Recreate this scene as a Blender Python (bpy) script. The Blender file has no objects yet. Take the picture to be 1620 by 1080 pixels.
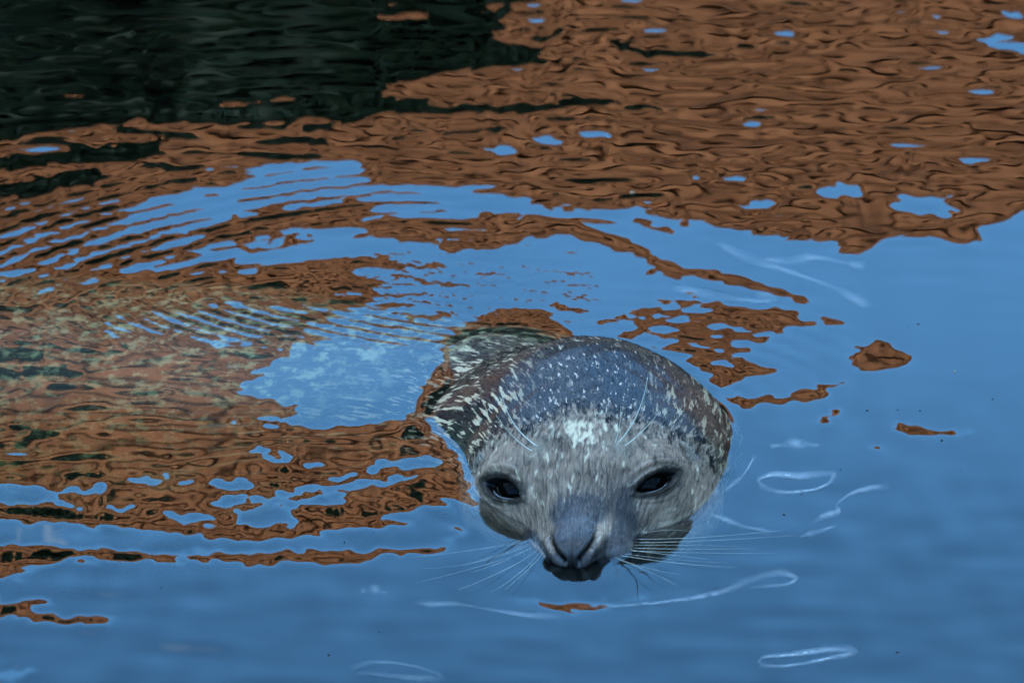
import bpy, math, random
import numpy as np

# ------------------------------------------------------------------ camera, sky, sun, exposure
scene = bpy.context.scene
R = math.radians
CAM = (-0.04772, -5.42208, 2.56881)
cam_data = bpy.data.cameras.new('camera')
cam_data.sensor_width = 36.0
cam_data.lens = 36.0 * 13200.0 / 1620.0
cam_data.clip_start = 0.1
cam_data.clip_end = 3000.0
cam_data.dof.use_dof = True
cam_data.dof.focus_distance = 6.02
cam_data.dof.aperture_fstop = 11.0
cam = bpy.data.objects.new('camera', cam_data)
scene.collection.objects.link(cam)
cam.location = CAM
cam.rotation_euler = (R(90 - 24.2), 0, 0)
scene.camera = cam

SUN_ELEV, SUN_AZ = R(27), R(-16)      # azimuth of the sun seen from the pool, 0 = straight behind the camera, negative = left
sun_vec = np.array([math.sin(SUN_AZ) * math.cos(SUN_ELEV), -math.cos(SUN_AZ) * math.cos(SUN_ELEV), math.sin(SUN_ELEV)])
world = bpy.data.worlds.new('World')
scene.world = world
world.use_nodes = True
wn, wl = world.node_tree.nodes, world.node_tree.links
wn.clear()
sky = wn.new('ShaderNodeTexSky')
sky.sky_type = 'NISHITA'
sky.sun_disc = False
sky.sun_elevation = SUN_ELEV
sky.sun_rotation = math.atan2(sun_vec[0], sun_vec[1])
sky.altitude = 0
sky.air_density = 1.0
sky.dust_density = 0.0
sky.ozone_density = 2.0
bg = wn.new('ShaderNodeBackground')
bg.inputs['Strength'].default_value = 0.15
wo = wn.new('ShaderNodeOutputWorld')
tc = wn.new('ShaderNodeTexCoord')
mp = wn.new('ShaderNodeMapping')
mp.inputs['Scale'].default_value = (1.3, 1.3, 2.6)
mp.inputs['Location'].default_value = (0.3, 9.2, 6.14)
cn = wn.new('ShaderNodeTexNoise')
cn.inputs['Scale'].default_value = 2.2
cn.inputs['Detail'].default_value = 2.5
cn.inputs['Roughness'].default_value = 0.55
cn.inputs['Distortion'].default_value = 0.6
cr = wn.new('ShaderNodeValToRGB')
cr.color_ramp.elements[0].position = 0.50
cr.color_ramp.elements[0].color = (0, 0, 0, 1)
cr.color_ramp.elements[1].position = 0.72
cr.color_ramp.elements[1].color = (0.6, 0.6, 0.6, 1)
cm = wn.new('ShaderNodeMixRGB')
cm.inputs['Color2'].default_value = (4.8, 5.8, 6.6, 1)
wl.new(tc.outputs['Generated'], mp.inputs['Vector'])
wl.new(mp.outputs['Vector'], cn.inputs['Vector'])
wl.new(cn.outputs['Fac'], cr.inputs['Fac'])
wl.new(cr.outputs['Color'], cm.inputs['Fac'])
tint = wn.new('ShaderNodeMixRGB'); tint.blend_type = 'MULTIPLY'; tint.inputs['Fac'].default_value = 1.0
tint.inputs['Color2'].default_value = (0.49, 0.89, 1.06, 1)
wl.new(sky.outputs['Color'], tint.inputs['Color1'])
wl.new(tint.outputs['Color'], cm.inputs['Color1'])
wl.new(cm.outputs['Color'], bg.inputs['Color'])
wl.new(bg.outputs['Background'], wo.inputs['Surface'])

sun_data = bpy.data.lights.new('sun', 'SUN')
sun_data.energy = 2.8
sun_data.angle = R(0.5)
sun_data.color = (1.0, 0.95, 0.88)
sun = bpy.data.objects.new('sun', sun_data)
scene.collection.objects.link(sun)
from mathutils import Vector
sun.rotation_euler = Vector(sun_vec.tolist()).to_track_quat('Z', 'Y').to_euler()
sun.location = (-6, -12, 14)

scene.view_settings.view_transform = 'Standard'
scene.view_settings.look = 'None'
scene.view_settings.exposure = 3.0
scene.view_settings.gamma = 1.0
scene.view_settings.use_curve_mapping = False
scene.render.engine = 'CYCLES'
scene.cycles.use_denoising = True
scene.cycles.max_bounces = 10
scene.cycles.transmission_bounces = 8
scene.cycles.transparent_max_bounces = 8
scene.cycles.sample_clamp_indirect = 6.0

rng = np.random.default_rng(7)
random.seed(7)

# ------------------------------------------------------------------ helpers
def link(o, parent=None):
    scene.collection.objects.link(o)
    if parent is not None:
        o.parent = parent
    return o

def tag(o, label=None, cat=None, group=None, kind=None):
    if label: o['label'] = label
    if cat: o['category'] = cat
    if group: o['group'] = group
    if kind: o['kind'] = kind
    return o

def mesh_np(name, verts, faces, mat=None, smooth=True):
    """verts (n,3); faces: list of int arrays (m,k)"""
    me = bpy.data.meshes.new(name)
    verts = np.ascontiguousarray(verts, dtype=np.float32)
    me.vertices.add(len(verts))
    me.vertices.foreach_set('co', verts.ravel())
    faces = [np.asarray(f, dtype=np.int32) for f in (faces if isinstance(faces, list) else [faces]) if len(f)]
    tot = sum(len(f) for f in faces)
    loops = np.concatenate([f.ravel() for f in faces])
    sizes = np.concatenate([np.full(len(f), f.shape[1], np.int32) for f in faces])
    starts = np.concatenate([[0], np.cumsum(sizes)[:-1]]).astype(np.int32)
    me.loops.add(len(loops))
    me.loops.foreach_set('vertex_index', loops)
    me.polygons.add(tot)
    me.polygons.foreach_set('loop_start', starts)
    if smooth:
        me.polygons.foreach_set('use_smooth', np.ones(tot, bool))
    me.update(calc_edges=True)
    me.validate()
    if mat: me.materials.append(mat)
    return me

def grid_faces(n, m, wrap=False):
    i, j = np.meshgrid(np.arange(n - 1), np.arange(m if wrap else m - 1), indexing='ij')
    j2 = (j + 1) % m
    return np.stack([i * m + j, i * m + j2, (i + 1) * m + j2, (i + 1) * m + j], -1).reshape(-1, 4)

BOXF = np.array([[0, 3, 2, 1], [4, 5, 6, 7], [0, 1, 5, 4], [1, 2, 6, 5], [2, 3, 7, 6], [3, 0, 4, 7]])
def box_mesh(name, lo, hi, mat):
    (a, b, c), (d, e, f) = lo, hi
    v = [(a, b, c), (d, b, c), (d, e, c), (a, e, c), (a, b, f), (d, b, f), (d, e, f), (a, e, f)]
    return mesh_np(name, np.array(v), BOXF, mat, smooth=False)

def box(name, lo, hi, mat, parent=None):
    return link(bpy.data.objects.new(name, box_mesh(name, lo, hi, mat)), parent)

def tube_arrays(pts, radii, sides=8):
    pts = np.asarray(pts, float)
    n = len(pts)
    tan = np.gradient(pts, axis=0)
    tan /= np.linalg.norm(tan, axis=1)[:, None]
    ref = np.array([0.13, 0.21, 0.97])
    if abs(tan[0] @ ref) > 0.9: ref = np.array([1.0, 0.1, 0.0])
    vs = []
    for k in range(n):
        a = np.cross(tan[k], ref); a /= np.linalg.norm(a)
        b = np.cross(tan[k], a)
        th = np.linspace(0, 2 * np.pi, sides, endpoint=False)
        vs.append(pts[k] + radii[k] * (np.cos(th)[:, None] * a + np.sin(th)[:, None] * b))
    v = np.concatenate(vs)
    f = [grid_faces(n, sides, True)]
    f.append(np.arange(sides)[::-1][None, :]); f.append((np.arange(sides) + (n - 1) * sides)[None, :])
    return v, f

def sstep(a, b, x):
    t = np.clip((x - a) / (b - a), 0, 1)
    return t * t * (3 - 2 * t)

class NT:
    """tiny node-graph helper"""
    def __init__(self, name):
        self.mat = bpy.data.materials.new(name)
        self.mat.use_nodes = True
        self.t = self.mat.node_tree
        self.t.nodes.clear()
        self.out = self.t.nodes.new('ShaderNodeOutputMaterial')
    def n(self, typ, ins=None, **props):
        nd = self.t.nodes.new('ShaderNode' + typ)
        for k, v in props.items(): setattr(nd, k, v)
        for k, v in (ins or {}).items():
            s = nd.inputs[k]
            if isinstance(v, bpy.types.NodeSocket): self.t.links.new(v, s)
            else: s.default_value = v
        return nd
    def math(self, op, a, b=0.0, c=None, clamp=False):
        ins = {0: a, 1: b}
        if c is not None: ins[2] = c
        return self.n('Math', ins, operation=op, use_clamp=clamp).outputs[0]
    def mix(self, f, a, b):
        nd = self.n('Mix', {}, data_type='RGBA')
        for idx, v in ((0, f), (6, a), (7, b)):
            s = nd.inputs[idx]
            if isinstance(v, bpy.types.NodeSocket): self.t.links.new(v, s)
            else: s.default_value = v if idx == 0 else (*v, 1.0) if len(v) == 3 else v
        return nd.outputs[2]
    def ramp(self, x, lo, hi):
        return self.n('MapRange', {0: x, 1: lo, 2: hi, 3: 0.0, 4: 1.0}, interpolation_type='SMOOTHSTEP').outputs[0]
    def noise(self, vec, scale, detail=3, rough=0.5, dist=0.0):
        return self.n('TexNoise', {'Vector': vec, 'Scale': scale, 'Detail': detail, 'Roughness': rough, 'Distortion': dist}).outputs['Fac']
    def surf(self, s): self.t.links.new(s, self.out.inputs['Surface'])

def simple_mat(name, col, rough=0.7, var=0.25, scale=8.0, spec=0.3, bump=0.0):
    g = NT(name)
    co = g.n('TexCoord').outputs['Object']
    nz = g.noise(co, scale, 5, 0.6)
    c = g.mix(nz, tuple(x * (1 - var) for x in col), tuple(min(1, x * (1 + var)) for x in col))
    ins = {'Base Color': c, 'Roughness': rough, 'Specular IOR Level': spec}
    if bump:
        ins['Normal'] = g.n('Bump', {'Height': nz, 'Strength': 0.5, 'Distance': bump}).outputs[0]
    g.surf(g.n('BsdfPrincipled', ins).outputs[0])
    return g.mat

# ------------------------------------------------------------------ the far side: what the water mirrors
WALL_Y, WALL_H = 30.0, 13.9            # front face of the brick building and the height of its parapet

def brick_mat():
    g = NT('rust_brown_brick')
    co = g.n('TexCoord').outputs['Object']
    sw = g.n('SeparateXYZ', {0: co})
    v2 = g.n('CombineXYZ', {0: g.math('ADD', sw.outputs[0], sw.outputs[1]), 1: sw.outputs[2]}).outputs[0]
    br = g.n('TexBrick', {'Vector': v2, 'Color1': (0.38, 0.145, 0.055, 1), 'Color2': (0.29, 0.105, 0.04, 1), 'Mortar': (0.27, 0.14, 0.07, 1),
                          'Scale': 1.0, 'Mortar Size': 0.012, 'Brick Width': 0.225, 'Row Height': 0.075})
    big = g.noise(co, 1.6, 5, 0.65)
    st = g.ramp(big, 0.30, 0.72)
    c = g.mix(st, (0.12, 0.048, 0.02), br.outputs['Color'])
    g.surf(g.n('BsdfPrincipled', {'Base Color': c, 'Roughness': 0.85, 'Specular IOR Level': 0.2}).outputs[0])
    return g.mat

M_brick = brick_mat()
M_slate = simple_mat('dark_slate', (0.05, 0.05, 0.055), 0.6)
M_glass = simple_mat('dark_window', (0.012, 0.014, 0.016), 0.15, spec=0.5)
M_stone = simple_mat('quay_stone', (0.26, 0.25, 0.23), 0.85, bump=0.01)
M_ground = simple_mat('gravel_ground', (0.16, 0.14, 0.11), 0.95, scale=3, bump=0.02)
M_bed = simple_mat('silt_bed', (0.035, 0.034, 0.024), 0.95, scale=2)
M_bark = simple_mat('dark_bark', (0.04, 0.03, 0.022), 0.9, bump=0.02)

def leaf_mat():
    g = NT('evergreen_foliage')
    co = g.n('TexCoord').outputs['Object']
    nz = g.noise(co, 3.0, 4, 0.6)
    c = g.mix(nz, (0.0015, 0.008, 0.004), (0.006, 0.020, 0.010))
    g.surf(g.n('BsdfPrincipled', {'Base Color': c, 'Roughness': 0.7, 'Specular IOR Level': 0.2}).outputs[0])
    return g.mat
M_leaf = leaf_mat()

PX0, PX1, PY0, PY1 = -11.0, 11.0, -7.6, 9.6       # pool edges
tag(box('pool_bed', (PX0 - .3, PY0 - .3, -1.9), (PX1 + .3, PY1 + .3, -1.62), M_bed), kind='structure')
def frame_mesh(name, inner, outer, z0, z1, mat):
    vs, fs = [], []
    ring = lambda r, z: [(r[0], r[1], z), (r[2], r[1], z), (r[2], r[3], z), (r[0], r[3], z)]
    vs = ring(inner, z0) + ring(inner, z1) + ring(outer, z1) + ring(outer, z0)
    for a in range(4):
        b = (a + 1) % 4
        fs += [(a, b, 4 + b, 4 + a), (4 + a, 4 + b, 8 + b, 8 + a), (8 + a, 8 + b, 12 + b, 12 + a)]
    return mesh_np(name, np.array(vs, float), np.array(fs), mat, smooth=False)
tag(link(bpy.data.objects.new('quay', frame_mesh('quay', (PX0, PY0, PX1, PY1), (PX0 - .7, PY0 - .7, PX1 + .7, PY1 + .7), -1.9, 0.42, M_stone))), kind='structure')
tag(link(bpy.data.objects.new('ground', frame_mesh('ground', (PX0 - .65, PY0 - .65, PX1 + .65, PY1 + .65), (-900, -900, 900, 900), -1.9, 0.30, M_ground))), kind='structure')

bl = link(bpy.data.objects.new('brick_building', None)); bl.location = (0, WALL_Y, 0.3)
tag(bl, 'rust brown brick building mirrored in the rippled water', 'building')
box('wall', (-22, 0, 0), (22, 9, WALL_H - 0.3 - 0.16), M_brick, bl)
box('parapet', (-22.06, -0.06, WALL_H - 0.3 - 0.16), (22.06, 9.06, WALL_H - 0.3), M_brick, bl)
for zc, pr in ((13.5, .16), (13.0, .10), (12.6, .14), (11.6, .1), (7.2, .1), (3.9, .1)):
    box('string_course', (-22 - pr, -pr, zc - 0.36), (22 + pr, -0.002, zc - 0.3), M_brick, bl)
for k in range(15):
    for row, zc in ((0, 12.55), (1, 12.98)):
        xx = -5.2 + 0.72 * k + 0.36 * row + random.uniform(-.05, .05)
        box('added_vent', (xx - .13, -0.012, zc - 0.3 - .09), (xx + .13, 0.05, zc - 0.3 + .09), M_glass, bl)  # invented openings, added to put dark swirls into the mirrored brick
wins = [(x, z) for z in (1.2, 4.6, 8.0) for x in np.arange(-19, 20, 3.8)]
for (x, z) in wins:
    w = box('window', (x - .55, -0.03, z), (x + .55, 0.02, z + 1.5), M_glass, bl)
    box('sill', (x - .65, -0.12, z - .1), (x + .65, -0.031, z), M_stone, w)

# unseen building added on the near quay to shade this end of the pool
M_board = simple_mat('brown_timber_board', (0.13, 0.11, 0.09), 0.8, scale=4)
bh = link(bpy.data.objects.new('shade_building', None)); bh.location = (0, -9.6, 0.3)
tag(bh, 'long brown timber building added out of view to shade the pool', 'building')
box('wall', (-15, -7, 0), (15, 0, 5.4), M_board, bh)
rv = np.array([(-15.5, .45, 5.42), (15.5, .45, 5.42), (15.5, -7.5, 5.42), (-15.5, -7.5, 5.42), (-15.5, .45, 5.75), (15.5, .45, 5.75), (15.5, -3.5, 7.0), (-15.5, -3.5, 7.0), (15.5, -7.5, 5.75), (-15.5, -7.5, 5.75)])
roof_me = mesh_np('roof', rv, [np.array([[0, 3, 2, 1], [0, 1, 5, 4], [4, 5, 6, 7], [7, 6, 8, 9], [3, 9, 8, 2]]), np.array([[1, 2, 8, 6, 5], [0, 4, 7, 9, 3]])], M_slate, smooth=False)
link(bpy.data.objects.new('roof', roof_me), bh)
for x in np.arange(-12, 13, 4.0):
    w = box('window', (x - .7, -0.02, 1.4), (x + .7, 0.04, 3.2), M_glass, bh)
    box('sill', (x - .8, 0.041, 1.3), (x + .8, 0.14, 1.4), M_stone, w)

def foliage_tree(name, x, y, h, rad, n, label, squash=1.0):
    root = link(bpy.data.objects.new(name, None)); root.location = (x, y, 0.3)
    tag(root, label, 'tree', 'evergreen trees before the brick building')
    zz = np.linspace(0, h * 0.9, 7)
    pts = np.stack([0.05 * np.sin(zz * 1.3), 0.04 * np.cos(zz), zz], 1)
    v, f = tube_arrays(pts, np.linspace(0.17, 0.03, 7), 9)
    link(bpy.data.objects.new('trunk', mesh_np('trunk', v, f, M_bark)), root)
    u = rng.random(n)
    z = h * (0.10 + 0.90 * u ** 0.9)
    prof = rad * np.clip(1.12 - (z / h) ** 9, 0.03, 1) * (0.86 + 0.14 * np.sin(z * 5 + x))
    rr = prof * np.sqrt(rng.random(n)) ** 0.6
    th = rng.random(n) * 2 * np.pi
    c = np.stack([rr * np.cos(th), rr * np.sin(th) * squash, z], 1)
    s = 0.16 + 0.2 * rng.random(n)
    a = rng.normal(size=(n, 3)); a /= np.linalg.norm(a, axis=1)[:, None]
    b = np.cross(a, rng.normal(size=(n, 3))); b /= np.linalg.norm(b, axis=1)[:, None]
    a *= s[:, None]; b *= (s * 0.5)[:, None]
    v = np.stack([c - a, c + b, c + a, c - b], 1).reshape(-1, 3)
    link(bpy.data.objects.new('crown', mesh_np('crown', v, np.arange(4 * n).reshape(-1, 4), M_leaf, smooth=False)), root)
    return root
TREE_TOP = 12.0  # proto stands at the far end of the row
proto = foliage_tree('evergreen_tree', -9.2, 28.3, TREE_TOP - 0.3, 1.85, 12000, 'dark evergreen tree in a close row before the brick wall, mirrored in the water')
def plant(x, y, s_, sz, label, group):
    o = proto.copy(); scene.collection.objects.link(o); o.location = (x, y, 0.3); o.scale = (s_, s_, sz); o.rotation_euler.z = random.uniform(0, 6.28)
    o['label'] = label; o['group'] = group
    for ch in list(proto.children):
        c = ch.copy(); scene.collection.objects.link(c); c.parent = o
for k in range(1, 17):
    plant(-9.2 + 1.2 * k + random.uniform(-.2, .2), 28.3 + 0.25 * (k % 2), 1, (0.965 if k < 8 else 0.945) + random.uniform(-.015, .015), proto['label'], proto['group'])
for side in (-1, 1):
    for k in range(9):
        plant(side * (13.6 + 0.5 * (k % 2)), -7 + 3.1 * k, 1.15, 0.75 + random.uniform(-.05, .05), 'dark evergreen tree on a pool bank between brick building and shade building', 'evergreen trees along the pool sides')


# ------------------------------------------------------------------ the seal's shape (centimetres, head frame: -y nose, x picture right, z up, water at 0)
YAW, ROLL, HX = R(5.0), R(5.2), 0.30
cy, sy, crl, srl = math.cos(YAW), math.sin(YAW), math.cos(ROLL), math.sin(ROLL)
RZ = np.array([[cy, sy, 0], [-sy, cy, 0], [0, 0, 1]])
RY = np.array([[crl, 0, -srl], [0, 1, 0], [srl, 0, crl]])
HM = RZ @ RY
def to_world(p): return (p @ HM.T + np.array([HX, 0, 0])) * 0.01
def to_head(p): return (p * 100.0 - np.array([HX, 0, 0])) @ HM

def smin(a, b, k):
    h = np.clip(0.5 + 0.5 * (b - a) / k, 0, 1)
    return b + (a - b) * h - k * h * (1 - h)
def ell(p, c, r):
    q = (p - np.array(c)) / np.array(r)
    k0 = np.linalg.norm(q, axis=-1)
    k1 = np.linalg.norm(q / np.array(r), axis=-1) + 1e-9
    return k0 * (k0 - 1.0) / k1
def cone(p, a, b, ra, rb):
    a, b = np.array(a, float), np.array(b, float)
    ab = b - a
    t = np.clip(((p - a) @ ab) / (ab @ ab), 0, 1)
    return np.linalg.norm(p - a - t[..., None] * ab, axis=-1) - (ra + (rb - ra) * t)

# spine of the body behind the head, world cm -> head frame
SPINE_W = np.array([(0.6, 14.5, -3.6), (-2.8, 20, -6.9), (-6, 26, -8.9), (-15, 30, -15.2), (-27, 33, -20.2), (-42, 36, -24.5), (-58, 42, -27), (-74, 51, -29), (-88, 58, -31)], float)
SPINE_R = np.array([9.6, 9.2, 9.6, 13.4, 18.0, 20.0, 17.0, 11.0, 4.5])
SPINE = to_head(SPINE_W * 0.01)

def sdf(p):
    m = np.abs(p[..., 0:1]); pm = np.concatenate([m, p[..., 1:]], -1)
    d = ell(p, (0, 8.6, -1.6), (10.0, 11.2, 7.5))
    d = smin(d, ell(p, (0, 1.6, -1.0), (7.4, 6.2, 5.0)), 2.6)
    d = smin(d, ell(pm, (5.0, 3.4, -3.5), (4.3, 5.2, 4.0)), 2.0)
    d = smin(d, ell(p, (-2.3, 14.0, -3.3), (12.6, 7.2, 7.6)), 2.5)
    d = smin(d, ell(pm, (4.6, 1.6, 1.3), (2.5, 2.6, 2.3)), 1.4)
    d = smin(d, cone(p, (0, -0.5, 0.35), (0, -5.4, -0.25), 3.1, 2.1), 2.0)
    d = smin(d, ell(pm, (2.0, -5.0, -0.95), (2.1, 2.3, 1.7)), 0.9)
    d = smin(d, ell(p, (0, -7.0, 0.30), (2.12, 2.2, 1.34)), 0.8)
    d = smin(d, ell(p, (0, -2.6, -4.2), (4.6, 4.8, 3.4)), 1.5)
    d = smin(d, ell(p, (0, 4.0, -6.5), (8.0, 7.0, 5.5)), 3.0)
    b = None
    for k in range(len(SPINE) - 1):
        s = cone(p, SPINE[k], SPINE[k + 1], SPINE_R[k], SPINE_R[k + 1])
        b = s if b is None else smin(b, s, 2.0)
    return smin(d, b, 3.0)

# --- grid of rays: a fan round the head centre, then rings down the spine
C0 = np.array([0, 7.0, -1.6]); POLE = np.array([0, -math.cos(R(21)), -math.sin(R(21))])
N_AR = 840
tt = np.linspace(0, 1, N_AR, endpoint=False)
# 0 = down, pi = up
theta = 2 * np.pi * tt + 0.36 * np.sin(2 * np.pi * tt)
psi = np.concatenate([np.linspace(0.4, 12, 24, endpoint=False), np.linspace(12, 90, 320)])
XH = np.array([1.0, 0, 0])
UPH = np.cross(XH, -POLE); UPH = UPH / np.linalg.norm(UPH)
if UPH[2] < 0: UPH = -UPH
orig, dirs, tcoord = [], [], []
for a in np.radians(psi):
    dvec = POLE * math.cos(a) + math.sin(a) * (np.sin(theta)[:, None] * XH - np.cos(theta)[:, None] * UPH)
    orig.append(np.broadcast_to(C0, dvec.shape)); dirs.append(dvec); tcoord.append(np.full(N_AR, a * 13.0))
axis_pts = np.vstack([C0, SPINE])
seg = np.linalg.norm(np.diff(axis_pts, axis=0), axis=1); cum = np.concatenate([[0], np.cumsum(seg)])
svals = np.concatenate([np.linspace(0.12, 16, 90, endpoint=False), np.linspace(16, cum[-1] + 2.5, 90)])
fine = np.linspace(0, cum[-1], 1500)
ax = np.stack([np.interp(fine, cum, axis_pts[:, k]) for k in range(3)], 1)
ker = np.hanning(141); ker /= ker.sum()
axs = np.stack([np.convolve(np.pad(ax[:, k], 70, mode='reflect', reflect_type='odd'), ker, 'valid') for k in range(3)], 1)
axs += (ax - axs) * np.clip(1 - fine / 6.0, 0, 1)[:, None]
tang = np.gradient(axs, axis=0); tang /= np.linalg.norm(tang, axis=1)[:, None]
for s in svals:
    sc = min(s, cum[-1] - 0.3)
    c = np.array([np.interp(sc, fine, axs[:, k]) for k in range(3)])
    tg = np.array([np.interp(sc, fine, tang[:, k]) for k in range(3)])
    wgt = float(np.clip(s / 75.0, 0, 1)) ; w0 = float(sstep(0, 16, np.array(s)))
    nrm = (-POLE * (1 - w0) + np.array([-0.12, 0.97, -0.22]) * w0) * (1 - wgt) + np.array([-0.82, 0.55, -0.15]) * wgt; nrm /= np.linalg.norm(nrm)
    xr = np.cross(nrm, UPH); xr /= np.linalg.norm(xr); xr = xr if xr[0] > 0 else -xr
    ur = np.cross(xr, nrm); ur = ur if ur[2] > 0 else -ur
    dvec = np.sin(theta)[:, None] * xr - np.cos(theta)[:, None] * ur
    over = max(0.0, s - sc)
    dvec = dvec * math.cos(min(over * 0.5, 1.5)) + tg * math.sin(min(over * 0.5, 1.5))
    orig.append(np.broadcast_to(c, dvec.shape)); dirs.append(dvec); tcoord.append(np.full(N_AR, math.pi / 2 * 13.0 + s))
orig = np.stack(orig); dirs = np.stack(dirs); tcoord = np.stack(tcoord)
NR = len(orig)
r = np.full(orig.shape[:2], 1.0)
for it in range(26):
    d = sdf(orig + dirs * r[..., None])
    r = np.clip(r - d * 0.92, 0.1, 40)
P = orig + dirs * r[..., None]

def normals(P):
    du = np.gradient(P, axis=0)
    dv = np.roll(P, -1, 1) - np.roll(P, 1, 1)
    n = np.cross(du, dv); n /= np.linalg.norm(n, axis=-1)[..., None] + 1e-9
    s = np.sign((n * dirs).sum(-1)); s[s == 0] = 1
    return n * s[..., None]
NRM = normals(P)

# --- eyes, nostrils, ears, brow pads: sculpted along the normals
EYES = []
disp = np.zeros(P.shape[:2])
eye_dark = np.zeros_like(disp); inner_dark = np.zeros_like(disp); brow_pale = np.zeros_like(disp); pale_skin = np.zeros_like(disp)
for sgn, open_ in ((-1, 1.0), (1, 0.74)):
    o = np.array([sgn * 3.2, 3.4, 0.3]); dv = np.array([sgn * 5.1, 0.0, 1.85]) - o; dv /= np.linalg.norm(dv)
    q = o.copy()
    for _ in range(40): q = q - dv * sdf(q[None])[0] * 0.9
    e = 0.05
    nn = np.array([sdf((q + np.eye(3)[k] * e)[None])[0] - sdf((q - np.eye(3)[k] * e)[None])[0] for k in range(3)]); nn /= np.linalg.norm(nn)
    out = np.cross(np.array([0, 0, 1.0]), nn); out /= np.linalg.norm(out)
    if out[0] * sgn < 0: out = -out              # points to the outer corner
    upv = np.cross(out, nn); upv = upv if upv[2] > 0 else -upv
    t_ = R(9); ea = out * math.cos(t_) + upv * math.sin(t_); eb = upv * math.cos(t_) - out * math.sin(t_)
    EYES.append((q, nn, ea, eb, sgn, open_))
    L = P - q
    a, b, c = L @ ea, L @ eb, L @ nn
    near = (np.abs(a) < 4.5) & (np.abs(b) < 4.5) & (np.abs(c) < 3)
    ha = 1.85
    hu, hl = 0.88 * open_, 0.66
    hb = np.where(b > 0, hu, hl)
    bb = b + 0.10 * (a / ha)                      # droop toward the inner corner
    rho = (np.abs(a / ha) ** 1.55 + np.abs(bb / hb) ** 1.55) ** (1 / 1.55)
    wob = 0.04 * np.sin(a * 5 + sgn) + 0.03 * np.sin(b * 9 + a * 3)
    rho2 = rho + wob * 0.5
    dd = -0.75 * sstep(1.06, 0.78, rho2)
    dd += np.where(b > 0, 0.20, 0.13) * np.exp(-((rho2 - 1.20) / 0.14) ** 2)
    ru = np.sqrt((a / (ha + .35)) ** 2 + (bb / (hb + np.where(b > 0, .52, .50))) ** 2)
    dd += -0.13 * np.exp(-((ru - 1.0) / 0.055) ** 2) * sstep(-1.9, -0.2, a) * np.where(b > 0, 1.0, 0.55)
    dd += 0.10 * np.exp(-((ru - 1.16) / 0.10) ** 2) * np.where(b > 0, 1.0, 0.5)
    rv = np.sqrt((a / (ha + .75)) ** 2 + (bb / (hb + .95)) ** 2)
    dd += -0.05 * np.exp(-((rv - 1.0) / 0.04) ** 2) * sstep(-0.8, 0.8, a)
    for q_, amp_ in ((1.32, 0.030), (1.52, 0.024), (1.75, 0.018)):
        dd += -amp_ * np.exp(-((rv - q_ - 0.05 * np.sin(a * 3.1 + q_ * 9)) / 0.035) ** 2) * sstep(-0.4, 1.2, a + 0.4 * np.abs(b))
    # tear line toward the nose
    td = np.abs(bb + 0.12 * (a + ha)) / 0.09
    dd += -0.14 * np.exp(-td ** 2) * sstep(-2.35, -1.9, a) * (a < -1.25)
    disp += np.where(near, dd, 0)
    ring = sstep(np.where(b > 0, 1.62, 2.05), 1.12, rho2 + 0.10 * np.sin(a * 7) * 0)
    eye_dark = np.maximum(eye_dark, np.where(near, np.maximum(ring, np.exp(-td ** 2) * sstep(-2.5, -1.8, a) * (a < -1.0)), 0))
    inner_dark = np.maximum(inner_dark, np.where(near, sstep(1.08, 0.96, rho2), 0))
    # brow pad with whisker roots
    bp = np.array([sgn * 3.0, 1.0, 0]); dxy = np.sqrt((P[..., 0] - bp[0]) ** 2 + ((P[..., 1] - bp[1]) * 0.8) ** 2)
    up_side = P[..., 2] > 1.0
    disp += np.where(up_side, 0.09 * np.exp(-(dxy / 0.7) ** 2) + 0.07 * np.exp(-(np.hypot(np.mod(P[..., 0] + 10, 0.42) - 0.21, np.mod(P[..., 1] + 10, 0.5) - 0.25) / 0.10) ** 2) * np.exp(-(dxy / 0.6) ** 4), 0)
    brow_pale = np.maximum(brow_pale, np.where(up_side, np.exp(-(dxy / 0.75) ** 2), 0))
    # ear: a small slit with a pale front fold
    ec = np.array([sgn * 9.35, 4.4, 2.3])
    Le = P - ec
    ue = np.array([0, 0.35, 0.94]); ve = np.array([0, 0.94, -0.35])
    ul, vl = Le @ ue, Le @ ve
    ne = np.abs(Le[..., 0]) < 2.2
    disp += np.where(ne, -0.5 * np.exp(-(vl / 0.2) ** 2 - (ul / 0.7) ** 2) + 0.26 * np.exp(-((vl + 0.42) / 0.26) ** 2 - (ul / 0.9) ** 2), 0)
    inner_dark = np.maximum(inner_dark, np.where(ne, 1.0 * np.exp(-(vl / 0.22) ** 2 - (ul / 0.6) ** 4), 0))
    pale_skin = np.maximum(pale_skin, np.where(ne, 0.55 * np.exp(-((vl + 0.36) / 0.22) ** 2 - (ul / 0.9) ** 2), 0))
# nose
fx, fy, fz = P[..., 0], P[..., 1], P[..., 2]
front = sstep(-6.4, -7.3, fy)
def segd(x, z, a, b):
    ax_, az_, bx_, bz_ = *a, *b
    ux, uz = bx_ - ax_, bz_ - az_
    t = np.clip(((x - ax_) * ux + (z - az_) * uz) / (ux * ux + uz * uz), 0, 1)
    return np.hypot(x - ax_ - t * ux, z - az_ - t * uz), t
x_ = np.abs(fx)
curve = 0.22 * np.sin(np.clip((fz + 0.02) / 1.34, 0, 1) * np.pi)
sd, st = segd(x_ + curve, fz, (1.78, 1.32), (0.48, -0.02))
wd = 0.07 + 0.13 * np.sin(np.clip(1 - st, 0, 1) * np.pi * 0.85 + 0.25)
slit = np.exp(-(sd / wd) ** 2) * front
disp += -0.55 * slit
disp += 0.20 * np.exp(-((sd - 0.42) / 0.24) ** 2) * front * (x_ + curve > (0.48 + (fz + 0.02) * 0.97))
groove = np.exp(-(fx / 0.085) ** 2) * front * sstep(2.4, 1.9, fz)
disp += -0.10 * groove
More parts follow.
